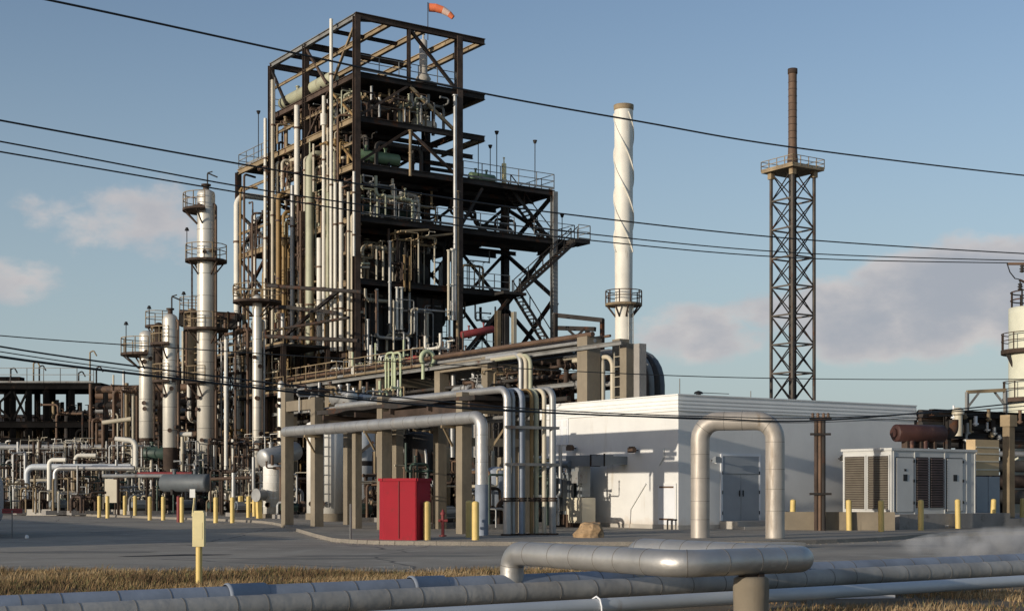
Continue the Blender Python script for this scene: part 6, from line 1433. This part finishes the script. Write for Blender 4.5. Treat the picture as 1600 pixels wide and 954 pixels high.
# tower-side pipe jungle between columns and tower
jg = thing('pipe_jungle', 'dense brown pipework and platforms at the foot of the tower left wing', 'process unit', TG(-2, 14, 0))
for i in range(46):
    u = q.uniform(-6, 1); v = q.uniform(2, 24); m = MB(); m.manifold(TG(u, v, q.uniform(2, 13)), q.choice([Av, Av, Bv]), q.uniform(1.5, 4.5), q.uniform(.05, .16), q, 0.5, 14, q.randint(3, 6)); m.build('pipework', q.choice(['rust_steel', 'brown_pipe', 'tan_steel', 'grey_pipe', 'cream_pipe', 'ochre_pipe', 'dark_vessel', 'brown_pipe', 'rust_steel']), jg)
for z_ in (4.5, 8.2, 11.5):
    m = MB(); m.gb(TG, -4.5, -1, 2, 22, z_ - .1, z_ + .06); d = m.build('deck', 'deck_steel', jg)
    m = MB(); m.rail([TG(-4.5, 2, z_ + .06), TG(-4.5, 22, z_ + .06)], 1.05, 1.6, .028); m.build('railing', 'tan_steel', d)
for v in (2.2, 7, 12, 17, 21.8):
    for u in (-4.4, -1.1): m = MB(); m.ib(TG(u, v, 0), TG(u, v, 12), .28, .28); m.build('column', 'rust_steel', jg)
for (a, b, z0, z1) in ((0.5, 15, 13.7, 15.9), (0.2, 13, 15.2, 11.8)):
    m = MB(); m.bar(TG(-1.2, a, z0), TG(-1.2, b, z1), .18, .24); m.build('girder', 'dark_steel', jg)
# long dark cross pipes in front of the tower
for p, q2, w, mt, lab in (((415, 446), (565, 456), .13, 'dark_steel', 'dark level pipe crossing before the pale risers'), ((430, 515), (545, 496), .1, 'dark_steel', 'dark pipe sloping up before the feet of the pale risers'), ((415, 525), (560, 532), .14, 'dark_steel', 'lower dark pipe crossing before the feet of the risers')):
    a, b = at(*p, 97), at(*q2, 93); a.y += 0; m = MB(); m.cyl(a, b, w, n=8)
    m.cyl(a - Zv * .12, a + Zv * .5, .08, n=6); m.build('cross_pipe', mt, None, loc=(a + b) / 2, label=lab, category='pipe')
# ---- pipes close to the kerb, left foreground of the plant
def fpipe(pts, Y, r, mt, label, bend=.5, name='yard_pipe', sup=()):
    P = [at(px, py, Y) for px, py in pts]
    P = [Vector((p.x, p.y, max(p.z, PADZ))) for p in P]
    root = thing(name, label, 'pipe', Vector((P[0].x, P[0].y, 0))); m = MB(); m.tube(P, r, 12, bend=bend); m.build('pipe', mt, root)
    for px in sup:
        s = at(px, 762, Y); pz_ = [p for p in P if p.z > 1]; z_ = pz_[0].z if pz_ else 1; m = MB(); m.bar(Vector((s.x, s.y, 0)), Vector((s.x, s.y, z_ - r)), .14); m.bar(Vector((s.x - .3, s.y, z_ - r - .05)), Vector((s.x + .3, s.y, z_ - r - .05)), .1); m.build('support', 'rust_steel', root)
    return root
fpipe([(-40, 698), (190, 698)], 104, .20, 'grey_pipe', 'long grey pipe level above the left pipe field', sup=(22, 60, 108, 170))
fpipe([(42, 790), (42, 729), (205, 729)], 95, .21, 'pale_and_shaded_white', 'fat white pipe rising and elbowing over the left pipe field', .5, sup=(150, 190))  # white pipe, the grey of its shaded run put into the colour
fpipe([(86, 784), (86, 731), (210, 731)], 91, .16, 'silver_clad', 'silver pipe elbow inside the fat white one', .4)
fpipe([(77, 782), (77, 718), (103, 718)], 93, .15, 'white_pipe', 'short white pipe elbow between the fat white and silver ones', .3)
fpipe([(118, 728), (118, 711), (150, 711)], 97, .14, 'white_pipe', 'small white elbow above the fat white pipe', .3)
fpipe([(25, 790), (25, 750), (76, 750)], 97, .12, 'cream_pipe', 'cream pipe elbow left of the fat white riser', .3)
fpipe([(60, 745), (60, 700)], 100, .14, 'cream_pipe', 'cream upright pipe behind the fat white one', .3)
fpipe([(107, 700), (107, 724)], 103, .12, 'grey_pipe', 'short grey upright pipe hanging below the level grey one', .3)
fpipe([(272, 720), (272, 678), (300, 678)], 95, .16, 'white_pipe', 'white pipe elbow left of the tallest column foot', .4)
fpipe([(285, 735), (285, 682)], 94, .12, 'cream_pipe', 'cream upright right of the white elbow', .3)
fpipe([(212, 735), (212, 688), (180, 685)], 94, .16, 'white_pipe', 'white pipe elbow below the shortest silver column', .4)
fpipe([(160, 743), (260, 743)], 88, .12, 'grey_pipe', 'thin grey level pipe left of the grey vessel', .3, sup=(185, 230))
fpipe([(215, 740), (300, 740)], 90, .14, 'dull_red', 'dull red level pipe above the grey vessel', .3, sup=(240,))
fpipe([(330, 748), (405, 745)], 84, .10, 'brown_pipe', 'brown level pipe right of the grey vessel', .3, sup=(365, 395))
fpipe([(365, 790), (365, 738)], 84, .13, 'grey_pipe', 'grey upright pipe right of the grey vessel', .3)
fpipe([(160, 660), (205, 654)], 100, .16, 'cream_pipe', 'cream pipe pointing left of the shortest silver column', .3)
fpipe([(198, 700), (198, 598)], 103, .14, 'tan_steel', 'tan upright pipe left of the shortest silver column', .3)
fpipe([(208, 690), (208, 612)], 102, .13, 'cream_pipe', 'cream upright pipe next to the tan one', .3)
drum('grey_vessel', at(258, 754, 88), at(325, 754, 86.5), .56, 'dark_grey', 'grey horizontal vessel behind the yellow bollards', 2, 'vessel')
drum('dark_vessel_drum', at(228, 708, 97), at(272, 708, 97), .5, 'dark_green', 'dark green horizontal vessel below the silver columns', 2, 'vessel')
c = at(175, 755, 90); m = MB(); m.box(Vector((c.x, c.y, 1.6)), .75, .6, 1.5); cbx = m.build('switch_box', 'cream_box', None, loc=Vector((c.x, c.y, 0)), label='cream switch box on a stand left of the bollards', category='box')
m = MB(); m.bar(Vector((c.x - .2, c.y, 0)), Vector((c.x - .2, c.y, .85)), .08); m.build('stand_leg', 'rust_steel', cbx); m = MB(); m.bar(Vector((c.x + .2, c.y, 0)), Vector((c.x + .2, c.y, .85)), .08); m.build('stand_leg', 'rust_steel', cbx)
for i, (px, Y, w, h, lab) in enumerate(((100, 91.5, 2.6, 2.4, 'dark green pump skid left of the first yellow bollard'), (52, 93, 2.4, 2.0, 'rusty pump skid at the foot of the fat white pipe'), (135, 90.5, 2.2, 2.6, 'dark pump skid with upright pipes beside the first bollard'), (185, 92, 2.4, 3.0, 'rusty pump skid behind the third yellow bollard'), (225, 90, 2.2, 2.4, 'brown pump skid left of the grey vessel'), (345, 86, 2.2, 3.0, 'rusty pump skid right of the grey vessel'), (385, 84, 2.2, 3.0, 'brown pump skid next to the short white tank'), (300, 92, 3.0, 3.4, 'rusty pump skid behind the grey vessel'), (-10, 94, 2.4, 2.4, 'rusty pump skid at the left edge by the parked tank'), (20, 99, 2.6, 3.2, 'dark pump skid behind the cream elbow'), (75, 100, 2.6, 3.6, 'brown pump skid behind the silver elbow'), (155, 98, 2.4, 3.6, 'rusty pump skid behind the cream switch box'), (250, 97, 2.4, 3.6, 'rusty pump skid below the second silver column'))):
    skid(px, Y, lab, 500 + i, w, h)
# equipment wheels near the green pump
c = gnd(97, 802, PADZ); tb_ = thing('trolley', 'small dark trolley with black wheels before the green pump skid', 'trolley', c)
for dx in (-.5, .5):
    m = MB(); m.cyl(c + Vector((dx, -.1, .28)), c + Vector((dx, .12, .28)), .28, n=16); m.build('wheel', 'black', tb_)
m = MB(); m.box(c + Vector((0, 0, .45)), 1.4, .5, .14); m.box(c + Vector((-.1, 0, .75)), .8, .45, .5); m.build('body', 'dark_green', tb_)
# low kerb wall under the field
m = MB(); a = Vector((X(40, 93), 92.5, 0)); b = Vector((X(200, 92), 91.0, 0)); m.bar(a + Zv * .2, b + Zv * .2, .3, .4); m.build('low_wall', 'pale_concrete', None, loc=(a + b) / 2, label='low pale kerb wall along the front of the left pipe field', category='wall')
# yellow guard frame
c = gnd(390, 806, PADZ); gd_ = thing('guard_frame', 'yellow guard rail frame beside the short white tank', 'guard rail', c)
for dx in (-.45, 0, .45): m = MB(); m.bar(c + Vector((dx, 0, 0)), c + Vector((dx, 0, 1.2)), .09); m.build('post', 'yellow_paint', gd_)
m = MB(); m.bar(c + Vector((-.45, 0, .8)), c + Vector((.45, 0, .8)), .07); m.build('rail', 'yellow_paint', gd_)
# white notice on a leaning yellow post
c = gnd(301, 806, PADZ); nt = thing('notice_board', 'small white notice on a leaning yellow post behind the bollards', 'sign', c); m = MB(); m.bar(c, c + Vector((.15, 0, 1.4)), .09); m.build('post', 'pale_yellow', nt); m = MB(); m.box(c + Vector((0, -.06, 1.35)), .32, .03, .5); m.build('board', 'sign_white', nt)
# background far racks closing the view
bk = thing('far_rack', 'far dark rack and vessels closing the view behind the left pipe field', 'pipe rack', Vector((-45, 135, 0)))
for i in range(16):
    c = Vector((-62 + i * 3.2, 135, 0)); h = q.uniform(6.5, 9.5) if i < 12 else 7; m = MB(); m.ib(c, c + Zv * h, .4, .4); m.build('column', 'dark_steel', bk)
for i in range(14):
    z_ = .6 + i * .58; m = MB(); m.cyl(Vector((-64, 135 + (i % 4), z_)), Vector((-12, 135 + (i % 4), z_)), q.choice([.2, .28, .36]), n=8); m.build('pipe', q.choice(['dark_steel', 'rust_steel', 'dark_vessel', 'dark_vessel', 'brown_pipe']), bk)

# tangled small pipework standing in front of the left field
for i, (x0, x1, Y, lab) in enumerate(((20, 110, 94, 'tangle of small dark pipes between the fat white pipe and the parked tank'), (100, 190, 93, 'tangle of small rusty pipes behind the first bollards'), (180, 260, 92, 'tangle of brown pipes left of the dark grey vessel'), (255, 335, 94, 'tangle of dark pipes behind the dark grey vessel'), (330, 420, 89, 'tangle of reddish pipes right of the dark grey vessel'), (200, 330, 101, 'tangle of rusty pipes around the feet of the silver columns'), (330, 440, 100, 'tangle of brown pipes around the foot of the slim column'), (-20, 60, 103, 'tangle of dark pipes under the far left platform edge'))):
    Y += 5; qq = random.Random(1200 + i); root = thing('pipe_tangle', lab, 'pipework', Vector((((x0 + x1) / 2 - 800) / F * Y, Y, 0)))
    for j in range(20):
        x_ = (qq.uniform(x0, x1) - 800) / F * Y; m = MB(); m.manifold(Vector((x_, Y + qq.uniform(-1.2, 2.5), qq.uniform(.8, 5.2))), qq.choice([Lg, Lg, Av, Bv]), qq.uniform(.8, 2.6), qq.choice([.03, .04, .05, .06, .1]), qq, .1, 5.0, qq.randint(3, 5))
        m.build('branch', qq.choice(['dark_vessel', 'rust_steel', 'brown_pipe', 'dark_steel', 'grey_pipe', 'grey_pipe', 'cream_pipe', 'dark_vessel', 'white_pipe', 'rust_steel']), root)

sh = thing('dark_shed', 'dark low shed closing the view behind the far left platform', 'shed', Vector((X(60, 128), 128, 0)))
m = MB(); m.hexa([Vector((x, y, z)) for z in (0, 7.0) for x, y in ((X(-80, 128), 128), (X(150, 128), 128), (X(150, 128), 136), (X(-80, 128), 136))]); m.build('wall', 'dark_vessel', sh)
m = MB(); m.add([Vector((X(-82, 128), 127.6, 7.0)), Vector((X(152, 128), 127.6, 7.0)), Vector((X(152, 128), 132, 8.6)), Vector((X(-82, 128), 132, 8.6)), Vector((X(152, 128), 136.4, 7.0)), Vector((X(-82, 128), 136.4, 7.0))], [(0, 1, 2, 3), (3, 2, 4, 5), (0, 3, 5), (1, 4, 2)]); m.build('roof', 'dark_steel', sh)
for i in range(7):
    m = MB(); x_ = X(-60 + i * 32, 128); m.hexa([Vector((x, y, z)) for z in (1.5, 5.5) for x, y in ((x_, 127.9), (x_ + 1.0, 127.9), (x_ + 1.0, 127.99), (x_, 127.99))]); m.build('door_panel', 'rust_steel', sh)

# ================================================================== OVERHEAD WIRES
def wire(pts, r, label, ext=True):
    """pts: (px, py, distance) along the wire; the ends run on out of the view to their poles."""
    P = [at(*p) for p in pts]
    # smooth through the points
    out = []
    for i in range(len(P) - 1):
        p0 = P[max(i - 1, 0)]; p1 = P[i]; p2 = P[i + 1]; p3 = P[min(i + 2, len(P) - 1)]
        for j in range(8):
            t = j / 8; out.append(.5 * (2 * p1 + (p2 - p0) * t + (2 * p0 - 5 * p1 + 4 * p2 - p3) * t * t + (3 * p1 - p0 - 3 * p2 + p3) * t ** 3))
    out.append(P[-1])
    out = [P[0] + (P[0] - P[1]) * 1.6] + out + [P[-1] + (P[-1] - P[-2]) * 1.6]
    root = thing('overhead_wire', label, 'wire', P[0], 'overhead wires')
    m = MB(); m.tube(out, r, 6); m.build('cable', 'cable', root); return root
wire([(-300, -72, 32), (70, -1, 36), (450, 81, 41), (760, 147, 45), (1000, 190, 49), (1230, 229, 53), (1600, 274, 60), (1900, 300, 66)], .030, 'topmost overhead wire, crossing the tower top and both stacks')
wire([(-300, 130, 32), (0, 188, 36), (380, 257, 41), (640, 300, 45), (880, 334, 49), (1230, 372, 55), (1600, 396, 61), (1900, 408, 66)], .026, 'second overhead wire from the top, crossing the mid tower')
wire([(-300, 170, 33), (0, 221, 37), (380, 292, 42), (640, 330, 46), (880, 361, 50), (1230, 394, 56), (1600, 407, 62), (1900, 412, 67)], .022, 'upper of the close pair of wires over the silver column top')
wire([(-300, 186, 33), (0, 237, 37), (375, 301, 42), (640, 342, 46), (880, 371, 50), (1230, 402, 56), (1600, 411, 62), (1900, 413, 67)], .022, 'lower of the close pair of wires over the silver column top')
wire([(-300, 496, 50), (0, 524, 52), (220, 540, 54), (640, 566, 58), (1040, 586, 62), (1320, 592, 66), (1600, 592, 70), (1900, 588, 74)], .022, 'faint single wire low in the sky, passing behind the white roof edge')
wire([(-300, 480, 24), (0, 541, 27), (300, 583, 30), (640, 622, 34), (870, 641, 37), (1100, 650, 41), (1300, 652, 44), (1600, 634, 50), (1900, 600, 56)], .018, 'upper cable of the low bundle before the white building')
wire([(-300, 506, 24), (0, 557, 27), (300, 594, 30), (640, 631, 34), (870, 645, 37), (1100, 653, 41), (1290, 656, 44), (1600, 628, 50), (1900, 590, 56)], .026, 'thick black cable of the low bundle before the white building')
wire([(-300, 492, 24.4), (0, 549, 27.4), (300, 590, 30.4), (640, 628, 34.4), (870, 644, 37.4), (1100, 655, 41.4), (1290, 659, 44.4), (1600, 640, 50.4), (1900, 610, 56.4)], .011, 'thinnest cable of the low bundle before the white building')

# ================================================================== STEAM OVER THE GROUND PIPES
m = MB(); c = gnd(1530, 868); c = Vector((10.6, 31.5, .55))
m.sph(c, 1.0, 20, 1.0)
for i, v in enumerate(m.v):
    d = v - c; m.v[i] = c + Vector((d.x * 2.1 + d.z * 1.0, d.y * 1.0, d.z * .42))
sm = bpy.data.materials.new('steam'); sm.use_nodes = True; t = sm.node_tree; t.nodes.clear()
out = t.nodes.new('ShaderNodeOutputMaterial'); vol = t.nodes.new('ShaderNodeVolumePrincipled'); vol.inputs['Color'].default_value = (.95, .95, .95, 1)
co = t.nodes.new('ShaderNodeTexCoord'); n1 = t.nodes.new('ShaderNodeTexNoise'); n1.inputs['Scale'].default_value = 1.4; n1.inputs['Detail'].default_value = 4
t.links.new(co.outputs['Object'], n1.inputs['Vector'])
mr2 = t.nodes.new('ShaderNodeMapRange'); mr2.inputs['From Min'].default_value = .46; mr2.inputs['From Max'].default_value = .72; mr2.inputs['To Max'].default_value = 4.5; t.links.new(n1.outputs['Fac'], mr2.inputs['Value'])
ln = t.nodes.new('ShaderNodeVectorMath'); ln.operation = 'LENGTH'; mpn = t.nodes.new('ShaderNodeMapping'); mpn.inputs['Scale'].default_value = (.42, .95, 2.2); t.links.new(co.outputs['Object'], mpn.inputs[0]); t.links.new(mpn.outputs[0], ln.inputs[0])
fo = t.nodes.new('ShaderNodeMapRange'); fo.inputs['From Min'].default_value = 1.0; fo.inputs['From Max'].default_value = .2; t.links.new(ln.outputs['Value'], fo.inputs['Value'])
mu_ = t.nodes.new('ShaderNodeMath'); mu_.operation = 'MULTIPLY'; t.links.new(mr2.outputs[0], mu_.inputs[0]); t.links.new(fo.outputs[0], mu_.inputs[1]); t.links.new(mu_.outputs[0], vol.inputs['Density']); t.links.new(vol.outputs[0], out.inputs['Volume'])
MATS['steam'] = sm
o = m.build('steam', 'steam', None, loc=c, label='thin white steam drifting low over the ground pipes', category='steam'); o['kind'] = 'stuff'

# ================================================================== UNSEEN BUILDING (out of view, shaped to shade the left of the yard)
wpoly = [(-26.5, 33), (-49, 66), (-85, 66), (-85, 33)]
wh = thing('unseen_building', 'plain low building out of view, shaped to cast shade over the yard', 'unseen_building', (-60, 50, 0))
def prism(poly, z0, z1):
    m = MB(); n = len(poly); lo = [Vector((x, y, z0)) for x, y in poly]; hi = [Vector((x, y, z1)) for x, y in poly]
    m.add(lo + hi, [(i, n + i, n + (i + 1) % n, (i + 1) % n) for i in range(n)]); m.add(hi, [tuple(range(n))[::-1]]); m.add(lo, [tuple(range(n))]); return m
prism(wpoly, -.05, 3.7).build('wall', 'pale_and_shaded_white', wh); prism([(-26.4, 32.9), (-49, 66.1), (-85.1, 66.1), (-85.1, 32.9)], 3.701, 4.0).build('roof', 'grey_steel', wh)
